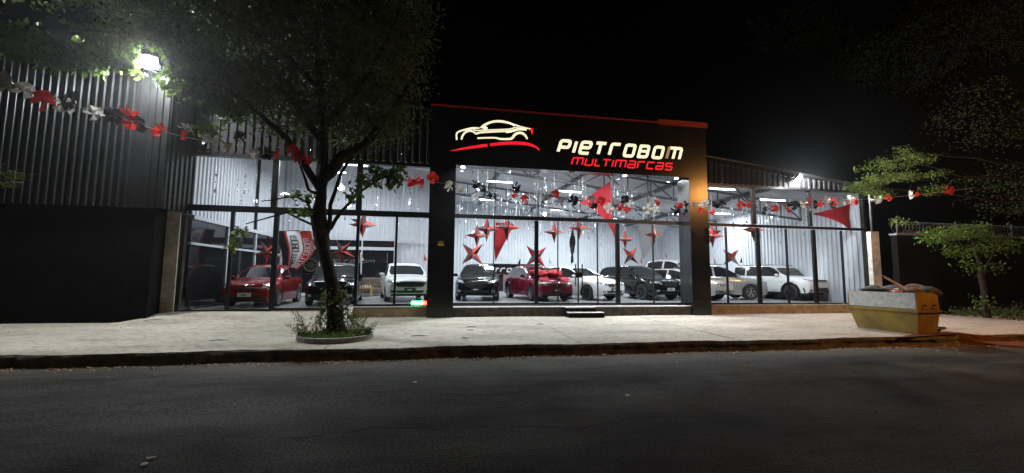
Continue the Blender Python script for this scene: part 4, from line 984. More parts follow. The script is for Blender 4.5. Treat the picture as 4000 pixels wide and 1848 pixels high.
# ------------------------------------------------------------------ wind banners with lettering
mat('banner_black', (.02, .02, .022), .7); mat('banner_white', (.7, .7, .72), .7); mat('banner_red', (.62, .05, .03), .7)
def banner(pole_b, pole_t, tip, Y, label, wd=.75, dim=False):
    b0, b1 = on_y(*pole_b, Y), on_y(*pole_t, Y); t = empty('wind_banner', (b0.x, Y, zfloor(b0.x)), 0, label, 'banner', 'wind banners in the left wing')
    T = on_y(*tip, Y); ax = (b1-b0); n = 14
    def pt(u, v):   # u across 0..1 from the pole side, v up 0..1
        q = b0+ax*v; w = (T-b1)*(.25+.75*sm(v*1.5)); arc = Vector((0, 0, .22*math.sin(u*math.pi)*v)); return q+w*u+arc*0+Vector((0, .07*math.sin(u*8+v*3), -.1*(1-v)*u))
    for u0, u1, m in ((0, .22, 'banner_black'), (.22, .28, 'banner_red'), (.28, .64, 'banner_white'), (.64, 1, 'banner_red')):
        g = MB(); k = 4; V = [pt(u0+(u1-u0)*i/k, v/n) for i in range(k+1) for v in range(n+1)]
        g.add(V, [(i*(n+1)+j, i*(n+1)+j+1, (i+1)*(n+1)+j+1, (i+1)*(n+1)+j) for i in range(k) for j in range(n)]); part(g, 'stripe', m, t, 60)
    part(MB().tube([(b0.x, Y, zfloor(b0.x)), b0, pt(0, .5), pt(0, 1), pt(.5, 1.02), pt(1, 1.0)], .018, 8), 'pole', 'black_steel', t)
    return t, pt
def banner_text(t, pt, text, u0, u1, v0, v1, m, th=.02):
    gap = .35; ws = [GW.get(c, 1)+.0 for c in text]; tot = sum(ws)+gap*len(ws)*1.0; v = v0
    for c, w in zip(text, ws):
        g = MB(); strokes, cl = GL[c]; dv = (v1-v0)*w/tot
        allst = list(strokes)+([[(.1, .52), (.9, .52)]] if c == 'B' else [])
        for k, s_ in enumerate(allst):
            pts = [(a/max(w, .01) if w else 0, b) for a, b in s_]
            if cl and k == 0: pts = pts+[pts[0]]
            p3 = [pt(u1+(u0-u1)*b, v+dv*a)+Vector((0, -.02-.002*k, 0)) for a, b in pts]
            for a_, b_ in zip(p3, p3[1:]): g.bar(a_, b_, th, .004, upd=(0, 1, 0))
        part(g, 'letter', m, t); v += dv+(v1-v0)*gap/tot
t, pt = banner((1118, 1075), (1082, 903), (1218, 905), 4.3, 'red white and black feather banner standing behind the red hatchback')
banner_text(t, pt, 'PIeTrOBOM', .36, .54, .2, .92, 'banner_black', .03); banner_text(t, pt, 'PIeTrOBOM', .70, .86, .12, .86, 'banner_white', .035); banner_text(t, pt, 'MULTIMarcas', .90, .96, .3, .8, 'banner_white', .012)
t, pt = banner((1000, 1075), (985, 915), (1052, 918), 6.8, 'second feather banner further back, left of the thick mullion')
banner_text(t, pt, 'PIeTrOBOM', .36, .56, .2, .92, 'banner_black', .03)

# ------------------------------------------------------------------ reception counter and office things
rc = empty('reception_counter', (XY(2000, 12.5), 12.5, .41), 0, 'black reception counter with white and orange lettering behind the burgundy sedan', 'counter')
cx = rc.location.x; zc = on_y(2000, 1034, 12.5).z
part(MB().box(XY(1885, 12.5), XY(2110, 12.5), 12.5, 13.2, .41, zc), 'front_panel', 'black_cladding', rc); part(MB().box(XY(1880, 12.5), XY(2115, 12.5), 12.42, 13.3, zc, zc+.05), 'counter_top', 'black_steel', rc)
za, zb = on_y(1980, 1064, 12.4).z, on_y(1980, 1046, 12.4).z
word(rc, 'PIeTrOBOM', XY(1868, 12.4), XY(2085, 12.4), za, zb, 12.495, .085, 'text_white', depth=.02, side='text_white')
word(rc, 'MULTIMarcas', XY(1895, 12.4), XY(2050, 12.4), on_y(1980, 1083, 12.4).z, on_y(1980, 1072, 12.4).z, 12.495, .05, 'text_orange', depth=.02, side='text_orange')
Yo = OFF-.46
wsn = empty('office_lettering', (XY(1400, Yo), Yo, 1), 0, 'white PIETROBOM lettering on the dark office glass', 'sign')
word(wsn, 'PIeTrOBOM', XY(1262, Yo), XY(1466, Yo), on_y(1440, 1028, Yo).z, on_y(1440, 1015, Yo).z, Yo+.09, .05, 'office_letter', depth=.02, side='office_letter')
em = empty('round_emblem', (XY(1215, Yo), Yo, on_y(1215, 1035, Yo).z), 0, 'yellow ring emblem on the dark office glass', 'emblem')
MB().lathe([(.30, -.01), (.36, -.02), (.36, .01), (.30, .01)], 'y', 28).obj('ring', 'emblem_yellow', em, 40)
g = MB()
for a in range(8): g.bar((.05*math.cos(a*.785), 0, .05*math.sin(a*.785)), (.27*math.cos(a*.785), 0, .27*math.sin(a*.785)), .03, .01, upd=(0, 1, 0))
g.obj('spokes', 'emblem_yellow', em)
so = empty('sofa', (XY(1470, OFF-1.2), OFF-1.2, zfloor(-3)), 0, 'patterned brown sofa against the office glass left of the white hatchback', 'sofa')
for nm, bx in (('seat', (-.8, .8, -.35, .35, .15, .42)), ('backrest', (-.8, .8, .2, .42, .42, .95)), ('armrest', (-1.0, -.8, -.35, .42, .1, .62)), ('armrest', (.8, 1.0, -.35, .42, .1, .62))):
    o = MB().box(*bx).obj(nm, 'sofa', so); b = o.modifiers.new('b', 'BEVEL'); b.width = .06; b.segments = 3
tb = empty('side_table', (XY(1436, OFF-1.9), OFF-1.9, zfloor(-3)), 0, 'small yellow wooden table with cups in front of the sofa', 'table')
MB().box(-.32, .32, -.22, .22, .42, .47).obj('table_top', 'table_wood', tb)
for sx in (-.28, .24):
    for sy in (-.18, .14): MB().box(sx, sx+.05, sy, sy+.05, 0, .42).obj('leg', 'table_wood', tb)
for k in range(4):
    o = MB().lathe([(.001, 0), (.03, 0), (.035, .1), (.028, .1)], 'z', 10).obj('cup', 'text_white', None, 40, loc=(tb.location.x-.2+.13*k, tb.location.y+.04*(k % 2), tb.location.z+.471)); tag(o, ['white cup at the left end of the small yellow table', 'second cup from the left on the small yellow table', 'third cup from the left on the small yellow table', 'white cup at the right end of the small yellow table'][k], 'cup', 'cups on the side table')

# ------------------------------------------------------------------ glittering strands hung from the roof
def strand_mesh(seed):
    r_ = random.Random(seed); g = MB(); L = r_.uniform(.35, 1.0)
    g.bar((0, 0, 0), (0, 0, -L), .006)
    z = -.1
    while z > -L:
        s_ = r_.choice((.02, .028, .045)); a = r_.uniform(0, 6.28); dx, dy = s_*math.cos(a), s_*math.sin(a)
        hh = r_.uniform(.03, .12); g.add([(-dx, -dy, z), (dx, dy, z), (dy, -dx, z-hh), (-dy, dx, z-hh)], [(0, 1, 3), (0, 3, 2), (0, 2, 1), (1, 2, 3)]); z -= r_.uniform(.12, .3)
    g.lathe([(.001, -L-.05), (.025, -L-.02), (.028, 0-L), (.001, .03-L)], 'z', 6); return g.mesh('hanging_strand', 'tinsel')
SM = [strand_mesh(k) for k in range(9)]; r_ = random.Random(5); k = 0
for x0, x1, y0, y1, n, z0, z1 in ((.9, 9.9, .5, 5.5, 150, 4.2, 5.9), (10.9, 18.2, .5, 5, 62, 4.1, 5.2), (-7.8, -.5, .5, 5, 40, 4.2, 5.4), (1, 12, 6, 11, 45, 4.0, 5.4)):
    for i in range(n):
        x, y = r_.uniform(x0, x1), r_.uniform(y0, y1); z = r_.uniform(z0, z1)
        o = link('hanging_strand', SM[k % 9], None, (x, y, z), (0, 0, r_.uniform(0, 6))); k += 1
        tag(o, 'thin glittering silver strand hanging from the showroom roof among many', 'decoration', 'glittering strands hung from the showroom roof')

# ------------------------------------------------------------------ strings of paper pinwheels
def pinwheel_mesh(m, seed):
    r_ = random.Random(seed); g = MB(); s = .135
    for k in range(4):
        a = k*math.pi/2; c_, s_ = math.cos(a), math.sin(a)
        def rt(x, y, z): return (x*c_-z*s_, y, x*s_+z*c_)
        f = r_.uniform(.7, 1.1)
        V = [rt(0, 0, 0), rt(s*1.1, .0, -s*.1), rt(s*.9, -.03, s*.65*f), rt(s*.3, -.09, s*.85*f), rt(-s*.1, -.06, s*.3), rt(s*.5, .035, s*.1)]
        g.add(V, [(0, 1, 5), (0, 5, 2), (5, 1, 2), (0, 2, 3), (3, 2, 4)])
    g.lathe([(.001, -.07), (.015, -.06), (.001, -.05)], 'y', 6)
    return g.mesh('pinwheel', m)
PW = {c: [pinwheel_mesh(m, i) for i in range(3)] for c, m in (('r', 'film_red'), ('k', 'film_black'), ('w', 'film_white'), ('g', 'film_grey'), ('s', 'film_silver'))}
def pin_string(lst, yfun, label, ends=()):
    P3 = [on_y(x, y, yfun(x)) for x, y, c in lst]; t = empty('pinwheel_string', P3[0], 0, label, 'bunting', 'strings of paper pinwheels')
    for k, (p, (x, y, c)) in enumerate(zip(P3, lst)):
        sc = rnd.uniform(.85, 1.3)*(1.25 if x < 700 else 1)
        o = link('pinwheel', PW[c][k % 3], t, p-P3[0], (rnd.uniform(-.7, .7), rnd.uniform(0, 3), rnd.uniform(-1.2, 1.2))); o.scale = (sc,)*3
    # cord: follows the mean line of the pinwheels
    pts = [on_y(x, y, yfun(x))-P3[0] for x, y in ends]
    g = MB(); g.tube(pts, .006, 4); g.obj('cord', 'cord', t)
    for k, (p, (x, y, c)) in enumerate(zip(P3, lst)):   # short thread from the cord to each wheel
        q = p-P3[0]; i = min(range(len(pts)-1), key=lambda i: abs((pts[i].x+pts[i+1].x)/2-q.x)); a, b = pts[i], pts[i+1]
        u = max(0, min(1, (q.x-a.x)/(b.x-a.x+1e-9))); e = a.lerp(b, u)
        if (e-q).length > .05: MB().bar(e, q, .005).obj('thread', 'cord', t)
z7 = lambda l: [(x/2.1467, y/2.1467+200, c) for x, y, c in l]
pin_string(z7([(30, 245, 'g'), (90, 275, 'g'), (195, 330, 'w'), (375, 420, 'r'), (525, 445, 'w'), (610, 425, 'k'), (785, 525, 'w'), (950, 545, 'k'), (1075, 535, 'r'), (1095, 590, 'r'), (1195, 610, 'k'), (1350, 655, 'r'), (1545, 645, 'g'), (1555, 710, 'r'), (1750, 755, 's'), (1890, 785, 's'), (2020, 730, 'k'), (2140, 850, 's'), (2215, 860, 'k'), (2325, 875, 'r'), (2455, 835, 'r'), (2510, 910, 'r'), (2562, 905, 'r')]),
           lambda x: -6.2+x*.0013, 'string of pinwheels sagging from the far left to the street tree', [(-200, 250), (0, 310), (100, 350), (250, 400), (400, 445), (550, 490), (700, 530), (820, 555), (1000, 590), (1190, 625)])
z8 = lambda l: [(1700+x/2.453, 600+y/2.453, c) for x, y, c in l]; z9 = lambda l: [(2700+x/2.975, 550+y/2.975, c) for x, y, c in l]
pin_string([(1597, 712, 'r'), (1624, 700, 'r'), (1650, 720, 'r'), (1691, 694, 'r'), (1758, 729, 's')]+z8([(230, 345, 's'), (380, 290, 'k'), (450, 345, 'k'), (510, 395, 'k'), (565, 400, 'k'), (390, 430, 'w'), (755, 385, 'r'), (770, 325, 'k'), (865, 440, 'r'), (1050, 410, 'g'), (1150, 390, 'r'), (1190, 470, 'g')]),
           lambda x: -4.1+(x-1300)*.0018, 'string of pinwheels between the street tree and the middle of the portal glass', [(1290, 660), (1500, 690), (1700, 712), (1900, 735), (2200, 775)])
pin_string(z8([(1320, 450, 'k'), (1510, 440, 'g'), (1505, 500, 'k'), (1590, 455, 'r'), (1665, 520, 'w'), (1760, 510, 'r'), (1820, 440, 'k'), (1835, 540, 'r'), (1865, 480, 'w'), (2040, 530, 's'), (2120, 470, 'r'), (2120, 540, 's'), (2330, 495, 'r'), (2300, 545, 'k'), (2395, 480, 'k'), (2390, 560, 'k')])+
           z9([(35, 760, 'g'), (130, 745, 'w'), (168, 730, 'w'), (125, 815, 'r'), (235, 825, 'r'), (270, 745, 'k'), (370, 735, 'k'), (580, 750, 'r'), (655, 740, 'r')]),
           lambda x: -3.0+(x-2200)*.0006, 'string of pinwheels across the right portal pillar', [(2190, 770), (2450, 785), (2700, 795), (2950, 795)])
pin_string(z9([(840, 810, 'k'), (900, 735, 'g'), (960, 785, 'r'), (1110, 800, 'r'), (1130, 720, 'k'), (1200, 750, 'k'), (1262, 745, 'w'), (1355, 710, 'r'), (1370, 780, 'g'), (1430, 740, 'k'), (1500, 730, 'r'), (1580, 690, 'w'), (1630, 750, 'k'), (1662, 710, 'r'), (1780, 700, 'g'), (1850, 680, 'w'), (1890, 720, 'r'), (2145, 680, 'w'), (2290, 660, 'r')])+
           [(3468, 772, 'r'), (3555, 760, 'w'), (3580, 761, 'r'), (3706, 745, 'r')],
           lambda x: -2.7+(x-2950)*-.0006, 'string of pinwheels along the right wing out to the lit tree branch', [(2940, 795), (3150, 795), (3350, 780), (3550, 765), (3800, 735)])

# ------------------------------------------------------------------ small fittings on the front
al = empty('alarm_sign', (XY(1721, PF), PF, on_y(1721, 951, PF).z), 0, 'small yellow and black warning plate on the left portal pillar', 'sign')
MB().box(-.13, .13, -.012, -.002, -.1, .1).obj('plate', 'plate_black', al); MB().box(-.10, .10, -.016, -.012, -.085, -.02).obj('band', 'yellow_plate', al)
MB().box(-.05, .05, -.016, -.012, .02, .07).obj('eye', 'yellow_plate', al); MB().box(-.10, .10, -.016, -.012, -.005, .005).obj('line', 'yellow_plate', al)
a, b = on_y(1606, 1188, -.12), on_y(1672, 1188, -.12)
ld = empty('led_light_bar', ((a.x+b.x)/2, -.12, .375), 0, 'glaring green and red light bar on the plinth beside the left pillar', 'lamp')
w = (b.x-a.x)/2
MB().box(-w, w, -.03, .03, 0, .04).obj('base', 'black_steel', ld)
for k in range(6):
    x = -w+w*2*(k+.5)/6; MB().lathe([(.03, .04), (.045, .07), (.045, .14), (.02, .17), (.001, .175)], 'z', 10, (x, 0, 0)).obj('lens', 'led_green' if k < 4 else 'led_red', ld, 50)

# ------------------------------------------------------------------ rubbish skip
A_ = Vector((13.12, -4.25)); B2 = Vector((13.3, -5.85)); u1 = (A_-B2).normalized(); u2 = Vector((u1.y, -u1.x)); L1 = (A_-B2).length; L2 = .8
sk = empty('rubbish_skip', (B2.x, B2.y, -.05), 0, 'yellow and white steel skip full of rubbish standing on the pavement', 'skip')
def sp_(a, b, z): q = u1*a+u2*b; return (q.x, q.y, z)
HS = 1.15; ZM = .6; wtop, wmid, wbot = .14, .15, -.05
rings_ = [(.0, wbot, -.0), (ZM, .14, .07), (ZM+.04, .17, .09), (HS, .17, .05), (HS, .17-.05, 0), ]
def ring(z, e, f): return [sp_(-f, -f*1.0, z), sp_(L1+e, -f, z), sp_(L1+e, L2+f, z), sp_(-f, L2+f, z)]
g = MB(); V = []
for z, e, f in rings_[:2]: V += ring(z, e, f)
g.add(V, [(i, (i+1) % 4, 4+(i+1) % 4, 4+i) for i in range(4)]+[(3, 2, 1, 0)]); g.obj('lower_body', 'skip_yellow', sk)
g = MB(); V = ring(ZM+.06, .15, .07)+ring(HS, .16, .05); V += ring(HS, .10, -.01)+ring(HS-.2, .10, -.01)
g.add(V, [(4*j+i, 4*j+(i+1) % 4, 4*j+4+(i+1) % 4, 4*j+4+i) for j in range(3) for i in range(4)]+[(12, 13, 14, 15)]); g.obj('upper_body', 'skip_yellow', sk)
g = MB(); V = ring(ZM, .19, .11)+ring(ZM+.06, .19, .11)
g.add(V, [(i, (i+1) % 4, 4+(i+1) % 4, 4+i) for i in range(4)]+[(4, 5, 6, 7), (3, 2, 1, 0)]); g.obj('waist_flange', 'skip_yellow', sk)
g = MB()   # white painted field on the long side (outer face towards the showroom)
def sidept(a, z, off): 
    f = .07+(.05-.07)*(z-ZM-.06)/(HS-ZM-.06); q = u1*a+u2*(-f-off); return (q.x, q.y, z)
g.add([sidept(-.04, ZM+.1, .004), sidept(L1+.1, ZM+.1, .004), sidept(L1+.14, HS-.01, .004), sidept(-.03, HS-.01, .004)], [(0, 1, 2, 3)]); g.obj('white_field', 'skip_white', sk)
g = MB(); g.bar(sp_(-.13, .1, ZM+.1), sp_(-.13, L2*.95, ZM+.14), .016); g.obj('chain_bar', 'skip_rust', sk)
for b in (.2, L2-.2):
    MB().tube([sp_(-.08, b, ZM+.2), sp_(-.15, b, ZM+.2)], .022, 10).obj('lifting_pin', 'skip_rust', sk)
r_ = random.Random(9); cen = Vector((B2.x, B2.y))+u1*L1/2+u2*L2/2
def rub(name, mb, m, label, cat, smooth=None, grp='rubbish heaped in the skip'): return tag(part_free(mb, name, m, smooth), label, cat, grp)
def part_free(mb, name, m, smooth=None):
    c0 = Vector((sum(v[0] for v in mb.v)/len(mb.v), sum(v[1] for v in mb.v)/len(mb.v), min(v[2] for v in mb.v)))
    me = mb.mesh(name, m, smooth); me.transform(Matrix.Translation(-c0)); return link(name, me, None, c0)
def lump(c_, r3, seed, n=9):
    q = random.Random(seed); g = MB(); V = []
    for i in range(n):
        th = math.pi*i/(n-1)
        for j in range(12):
            a = 2*math.pi*j/12; k_ = q.uniform(.75, 1.12); V.append((c_[0]+r3[0]*math.sin(th)*math.cos(a)*k_, c_[1]+r3[1]*math.sin(th)*math.sin(a)*k_, c_[2]+r3[2]*math.cos(th)*q.uniform(.85, 1.1)))
    g.add(V, [(i*12+j, i*12+(j+1) % 12, (i+1)*12+(j+1) % 12, (i+1)*12+j) for i in range(n-1) for j in range(12)]); return g
def inskip(a, b, z): q = Vector((B2.x, B2.y))+u1*a+u2*b; return Vector((q.x, q.y, z-.05))
for k, (m, a, b, s_, lab, cat) in enumerate([('rubbish_dark', 1.3, .4, .3, 'dark crumpled sack at the far left corner of the skip', 'sack'), ('plastic_bag', .62, .35, .2, 'pale grey plastic bag on top of the rubbish in the skip', 'bag'), ('rubbish_brown', .25, .4, .24, 'brown earthy lump near the right corner of the skip', 'rubble'),
        ('rubbish_dark', .9, .7, .34, 'black sack in the middle of the skip', 'sack'), ('plastic_orange', .5, .15, .13, 'orange plastic scrap at the skip edge', 'bag'), ('rubbish_brown', .6, 1.1, .4, 'heap of brown rubble at the back of the skip', 'rubble'), ('rubbish_dark', .2, .9, .3, 'dark sack by the orange end of the skip', 'sack'), ('rubbish_brown', 1.2, 1.1, .3, 'brown rubble in the far corner of the skip', 'rubble')]):
    rub('rubbish_lump', lump(inskip(a, b, HS-.0), (s_, s_, s_*.6), k), m, lab, cat, 70)
for k, (a0, b0, z0, a1, b1, z1, w, lab) in enumerate([(.3, .3, HS+.05, 1.0, .5, HS+.42, .1, 'broken wooden board sticking up out of the skip, longer one'), (.5, .35, HS+.12, .95, .3, HS+.48, .06, 'thin broken board sticking up out of the skip'),
        (1.5, .1, HS+.05, .75, .12, HS+.08, .16, 'flat dark plank along the edge of the skip'), (1.1, .2, HS+.1, .5, .25, HS+.07, .1, 'pale batten lying on the rubbish'), (1.6, .5, HS+.02, 1.0, .9, HS+.1, .14, 'grey board across the far corner')]):
    g = MB(); g.bar(inskip(a0, b0, z0), inskip(a1, b1, z1), w, .025); rub('wooden_board', g, 'wood' if k in (0, 1, 3) else 'rubbish_dark', lab, 'board')
p = on_z(3640, 1280, -.04)
g = lump((p.x, p.y+.1, .12), (.28, .25, .16), 44); tag(part_free(g, 'rubbish_bag', 'plastic_bag', 70), 'pale plastic bag slumped on the ground right of the skip', 'bag')
for k, (px, py) in enumerate([(3640, 1288), (3660, 1292), (3672, 1285)]):
    q = on_z(px, py, -.03); o = MB().box(-.12, .12, -.06, .06, 0, .07).obj('brick', 'rubbish_brown', None, None, q, (0, 0, k*.9)); tag(o, ['brown brick closest to the skip foot', 'brown brick in the middle of the three beside the skip', 'brown brick furthest right of the skip'][k], 'brick')

# soil washed over the kerb
def mound(name, poly, h, m, label=None):
    bm = bmesh.new(); cx = sum(p[0] for p in poly)/len(poly); cy = sum(p[1] for p in poly)/len(poly); q = random.Random(4); rings2 = []
    for k in range(7):
        f = 1-k/7; rings2.append([bm.verts.new((cx+(x-cx)*f+q.uniform(-.03, .03), cy+(y-cy)*f+q.uniform(-.03, .03), (z+.004)*f + (z+h*math.sin(k/7*1.5))*(1-f) if k else z)) for x, y, z in poly])
    n = len(poly)
    for a_, b_ in zip(rings2, rings2[1:]):
        for i in range(n): bm.faces.new((a_[i], a_[(i+1) % n], b_[(i+1) % n], b_[i]))
    bm.faces.new(rings2[-1]); me = bpy.data.meshes.new(name); bm.normal_update(); bm.to_mesh(me); bm.free(); me.materials.append(MC[m]); o = link(name, me); return tag(o, kind='structure')
pz_ = lambda px, py, z: (*on_z(px, py, z)[:2], z)
mound('red_soil_heap', [pz_(3500, 1318, -.05), pz_(3585, 1300, -.04), pz_(3700, 1294, -.04), pz_(3860, 1312, -.06), pz_(4050, 1335, -.2), pz_(4100, 1362, -.27), pz_(3900, 1352, -.28), pz_(3700, 1344, -.28), pz_(3540, 1340, -.28)], .07, 'red_soil')

# ------------------------------------------------------------------ neighbour wall with razor wire, far right
nw = empty('boundary_wall', (25, -.9, 0), 0, 'dark boundary wall at the right topped with razor wire', 'wall')
part(MB().box(XR+.6, 44, -.9, -.65, -.1, 3.35), 'wall', 'black_render', nw)
part(MB().box(XR+.55, 44, -.93, -.62, 3.35, 3.42), 'coping', 'concrete_grey', nw)
rw = empty('razor_wire', (XR+.8, -.78, 3.42), 0, 'coiled razor wire along the top of the dark boundary wall', 'razor wire')
pts = []; 
for i in range(1100):
    a = i*2*math.pi/20; pts.append((i*.0085*1.1, .25*math.sin(a), .27+.26*math.cos(a)))
MB().tube(pts, .009, 3).obj('coil', 'wire', rw)
for zz in (.05, .3, .5): MB().tube([(-.2, 0, zz), (11, 0, zz)], .006, 4).obj('strand', 'wire', rw)
for x in (0, 3.2, 6.4, 9.6): MB().box(x-.02, x+.02, -.02, .02, 0, .62).obj('post', 'wire', rw)

# ------------------------------------------------------------------ trees
def leaves_mesh(name, centers, size, m, seed, flat=0.0, elong=1.9, hang=0.0):
    rs = np.random.RandomState(seed); n = len(centers); C_ = np.asarray(centers, float)
    d = rs.normal(size=(n, 3)); d[:, 2] *= (1-flat); d[:, 2] -= hang; d /= np.linalg.norm(d, axis=1)[:, None]
    q = rs.normal(size=(n, 3)); 
    if flat: q[:, 2] *= .25
    s_ = np.cross(d, q) if not flat else np.cross(d, np.array([0, 0, 1.])+.45*rs.normal(size=(n, 3)))
    s_ /= np.linalg.norm(s_, axis=1)[:, None]+1e-9; nn = np.cross(d, s_)
    sz = (size*rs.uniform(.65, 1.25, n))[:, None]
    a = C_; b = C_+d*sz; w = s_*sz/elong/1.0*.5
    mid = C_+d*sz*.45
    V = np.stack([a, mid+w+nn*sz*.08, b-nn*sz*.05, mid-w+nn*sz*.08], 1).reshape(-1, 3)
    me = bpy.data.meshes.new(name); me.vertices.add(4*n); me.vertices.foreach_set('co', V.astype(np.float32).ravel())
    me.loops.add(4*n); me.loops.foreach_set('vertex_index', np.arange(4*n, dtype=np.int32)); me.polygons.add(n)
    me.polygons.foreach_set('loop_start', np.arange(0, 4*n, 4, dtype=np.int32)); me.polygons.foreach_set('loop_total', np.full(n, 4, dtype=np.int32))
    me.materials.append(MC[m]); me.update(calc_edges=True); me.validate(); return me
def clusters(ells, per, seed, spread=.22, dens=1):
    rs = np.random.RandomState(seed); out = []
    for (c_, r3, n) in ells:
        n = int(n*dens)
        p = rs.normal(size=(n, 3)); p /= np.linalg.norm(p, axis=1)[:, None]; p *= (rs.uniform(.15, 1, n)**.45)[:, None]
        p = p*np.array(r3)+np.array(c_)
        for q in p: out.append(q+rs.normal(size=(per, 3))*spread*np.array([1, 1, .6]))
    return np.concatenate(out)
def branch(g, pts, r0, r1, n=8):
    pts = [Vector(p) for p in pts]; out = [pts[0]]
    for a_, b_ in zip(pts, pts[1:]): out += [a_.lerp(b_, .5)+Vector([rnd.uniform(-1, 1)*.03*(b_-a_).length for _ in range(3)]), b_]
    k = len(out); g.tube(out, [r0+(r1-r0)*i/(k-1) for i in range(k)], n)
TY = -4.45
tp = lambda x, y, dy=0: on_y(x, y, TY+dy)
tr = empty('street_tree', (tp(1315, 1290).x, TY, -.03), 0, 'leaning street tree with dark trunk growing in a ring on the pavement', 'tree')
g = MB()
tk = [(1312, 1302, 50), (1308, 1262, 38), (1308, 1200, 34), (1302, 1130, 29), (1284, 1050, 28), (1262, 970, 30), (1252, 905, 38), (1242, 850, 33), (1252, 790, 25), (1258, 730, 23), (1262, 670, 29), (1262, 600, 22), (1262, 500, 20), (1255, 380, 17), (1240, 230, 12), (1235, 80, 8)]
k_ = (tp(1300, 1000)-CAM).dot(fwd)/FPX
T3 = [tp(x, y) for x, y, r_ in tk]; T3[0].z = -.08
# gnarled trunk
n = 18; V = []; q = random.Random(2)
fine = []; 
for (p0, p1, r0, r1) in zip(T3, T3[1:], [t_[2]*.83 for t_ in tk], [t_[2]*.83 for t_ in tk[1:]]):
    for s_ in range(5): fine.append((p0.lerp(p1, s_/5), (r0+(r1-r0)*s_/5)*k_))
fine.append((T3[-1], tk[-1][2]*k_))
for i, (p, r0) in enumerate(fine):
    for j in range(n):
        a = 2*math.pi*j/n; rr = r0*(1+.10*math.sin(3*a+i*.22)+.06*math.sin(5*a-i*.31)+q.uniform(-.05, .05)); V.append((p.x+rr*math.cos(a), p.y+rr*math.sin(a), p.z))
g.add(V, [(i*n+j, i*n+(j+1) % n, (i+1)*n+(j+1) % n, (i+1)*n+j) for i in range(len(fine)-1) for j in range(n)])
part(g, 'trunk', 'bark', tr, 60)
BR = [([(1262, 690), (1290, 672), (1335, 612), (1425, 565), (1500, 470), (1570, 380), (1640, 260)], 30, 8, 0), ([(1255, 745), (1225, 700), (1188, 640), (1120, 540), (1000, 430), (850, 330), (700, 300)], 17, 6, -.4),
      ([(1245, 760), (1205, 742), (1170, 640), (1150, 560)], 7, 3, .1), ([(1280, 905), (1288, 870), (1290, 800), (1330, 680), (1380, 610)], 10, 5, -.3), ([(1290, 895), (1340, 820), (1394, 756), (1482, 700), (1570, 664)], 8, 2, -.4),
      ([(1230, 850), (1200, 790), (1160, 770), (1110, 772), (1020, 786)], 6, 2, -.3), ([(1225, 880), (1120, 830), (1050, 850), (960, 875)], 5, 2, -.5), ([(1262, 560), (1150, 400), (1000, 260), (800, 120)], 16, 5, .8), ([(1262, 500), (1400, 350), (1500, 180), (1560, 40)], 15, 5, -.8),
      ([(1250, 350), (1100, 200), (900, 60), (600, -80)], 12, 4, -1.5), ([(1245, 260), (1380, 120), (1450, -80)], 10, 4, 1), ([(700, 300), (620, 160), (400, 120), (100, 100)], 6, 3, -.4), ([(850, 330), (760, 330), (700, 400)], 5, 2, -.4)]
for pts, r0, r1, dy in BR:
    n_ = len(pts); g = MB(); branch(g, [tp(x, y, dy*i/(n_-1)) for i, (x, y) in enumerate(pts)], r0*k_, r1*k_); part(g, 'branch', 'bark', tr, 60)
def E_(px, py, Y, rx, rz, ry, n): c_ = on_y(px, py, Y); return ((c_.x, c_.y, c_.z), (rx, ry, rz), n)
main = [E_(1250, 200, -4.6, 2.2, 1.9, 1.8, 900), E_(1480, 250, -4.5, 1.2, 1.7, 1.5, 520), E_(1500, 490, -4.3, .7, .45, .8, 130), E_(1350, 480, -4.2, 1.2, .5, 1.2, 190), E_(1000, 150, -4.8, 2.0, 1.5, 1.6, 700), E_(1100, 430, -4.4, 1.2, .6, 1.2, 230),
        E_(750, 60, -5, 2.0, 1.3, 1.4, 600), E_(880, 330, -4.3, 1.0, .5, .8, 190), E_(450, 40, -5.2, 1.9, .95, 1.3, 500), E_(150, 30, -5.4, 1.9, .95, 1.3, 450), E_(-150, 0, -5.4, 1.8, 1, 1.2, 250), E_(1600, 60, -4.8, .7, 1.2, 1, 170)]
def prune(C_, rad=.42):
    a_ = np.array(FLP); d_ = np.array(CAM)-a_; d_ /= np.linalg.norm(d_); v_ = C_-a_; t_ = np.clip(v_@d_, 0, None); r2 = np.linalg.norm(v_-t_[:, None]*d_, axis=1)
    keep = (r2 > rad)
    if rad > .4: keep &= ~((C_[:, 0] < -7.2) & (C_[:, 2] < a_[2]-.15+.25*np.sin(C_[:, 0]*5)*np.sin(C_[:, 1]*4)))
    return C_[keep]
LV = prune(np.concatenate([clusters(main, 13, 21, .17, .6), clusters(main, 5, 22, .3, .4)])); 
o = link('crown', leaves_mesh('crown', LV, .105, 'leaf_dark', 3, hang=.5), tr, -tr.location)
low = [E_(490, 225, -2.7, .5, .3, .4, 110), E_(350, 222, -2.8, .5, .28, .4, 100), E_(225, 235, -3.2, .35, .2, .3, 36), E_(90, 190, -3.4, .5, .16, .3, 40), E_(100, 145, -4, .6, .12, .5, 40), E_(420, 150, -4, .6, .2, .4, 40), E_(720, 290, -3.6, .3, .45, .5, 46), E_(790, 370, -3.7, .38, .22, .5, 34), E_(660, 330, -3.2, .2, .12, .3, 10),
       E_(860, 280, -3.8, .5, .4, .5, 45), E_(690, 180, -4, .5, .35, .4, 36), E_(810, 500, -4, .12, .12, .2, 7), E_(900, 420, -4, .5, .2, .4, 30)]
o = link('lower_foliage', leaves_mesh('lower_foliage', prune(clusters(low, 8, 4, .13), .33), .19, 'leaf_green', 8, hang=.7, elong=1.6), tr, -tr.location)
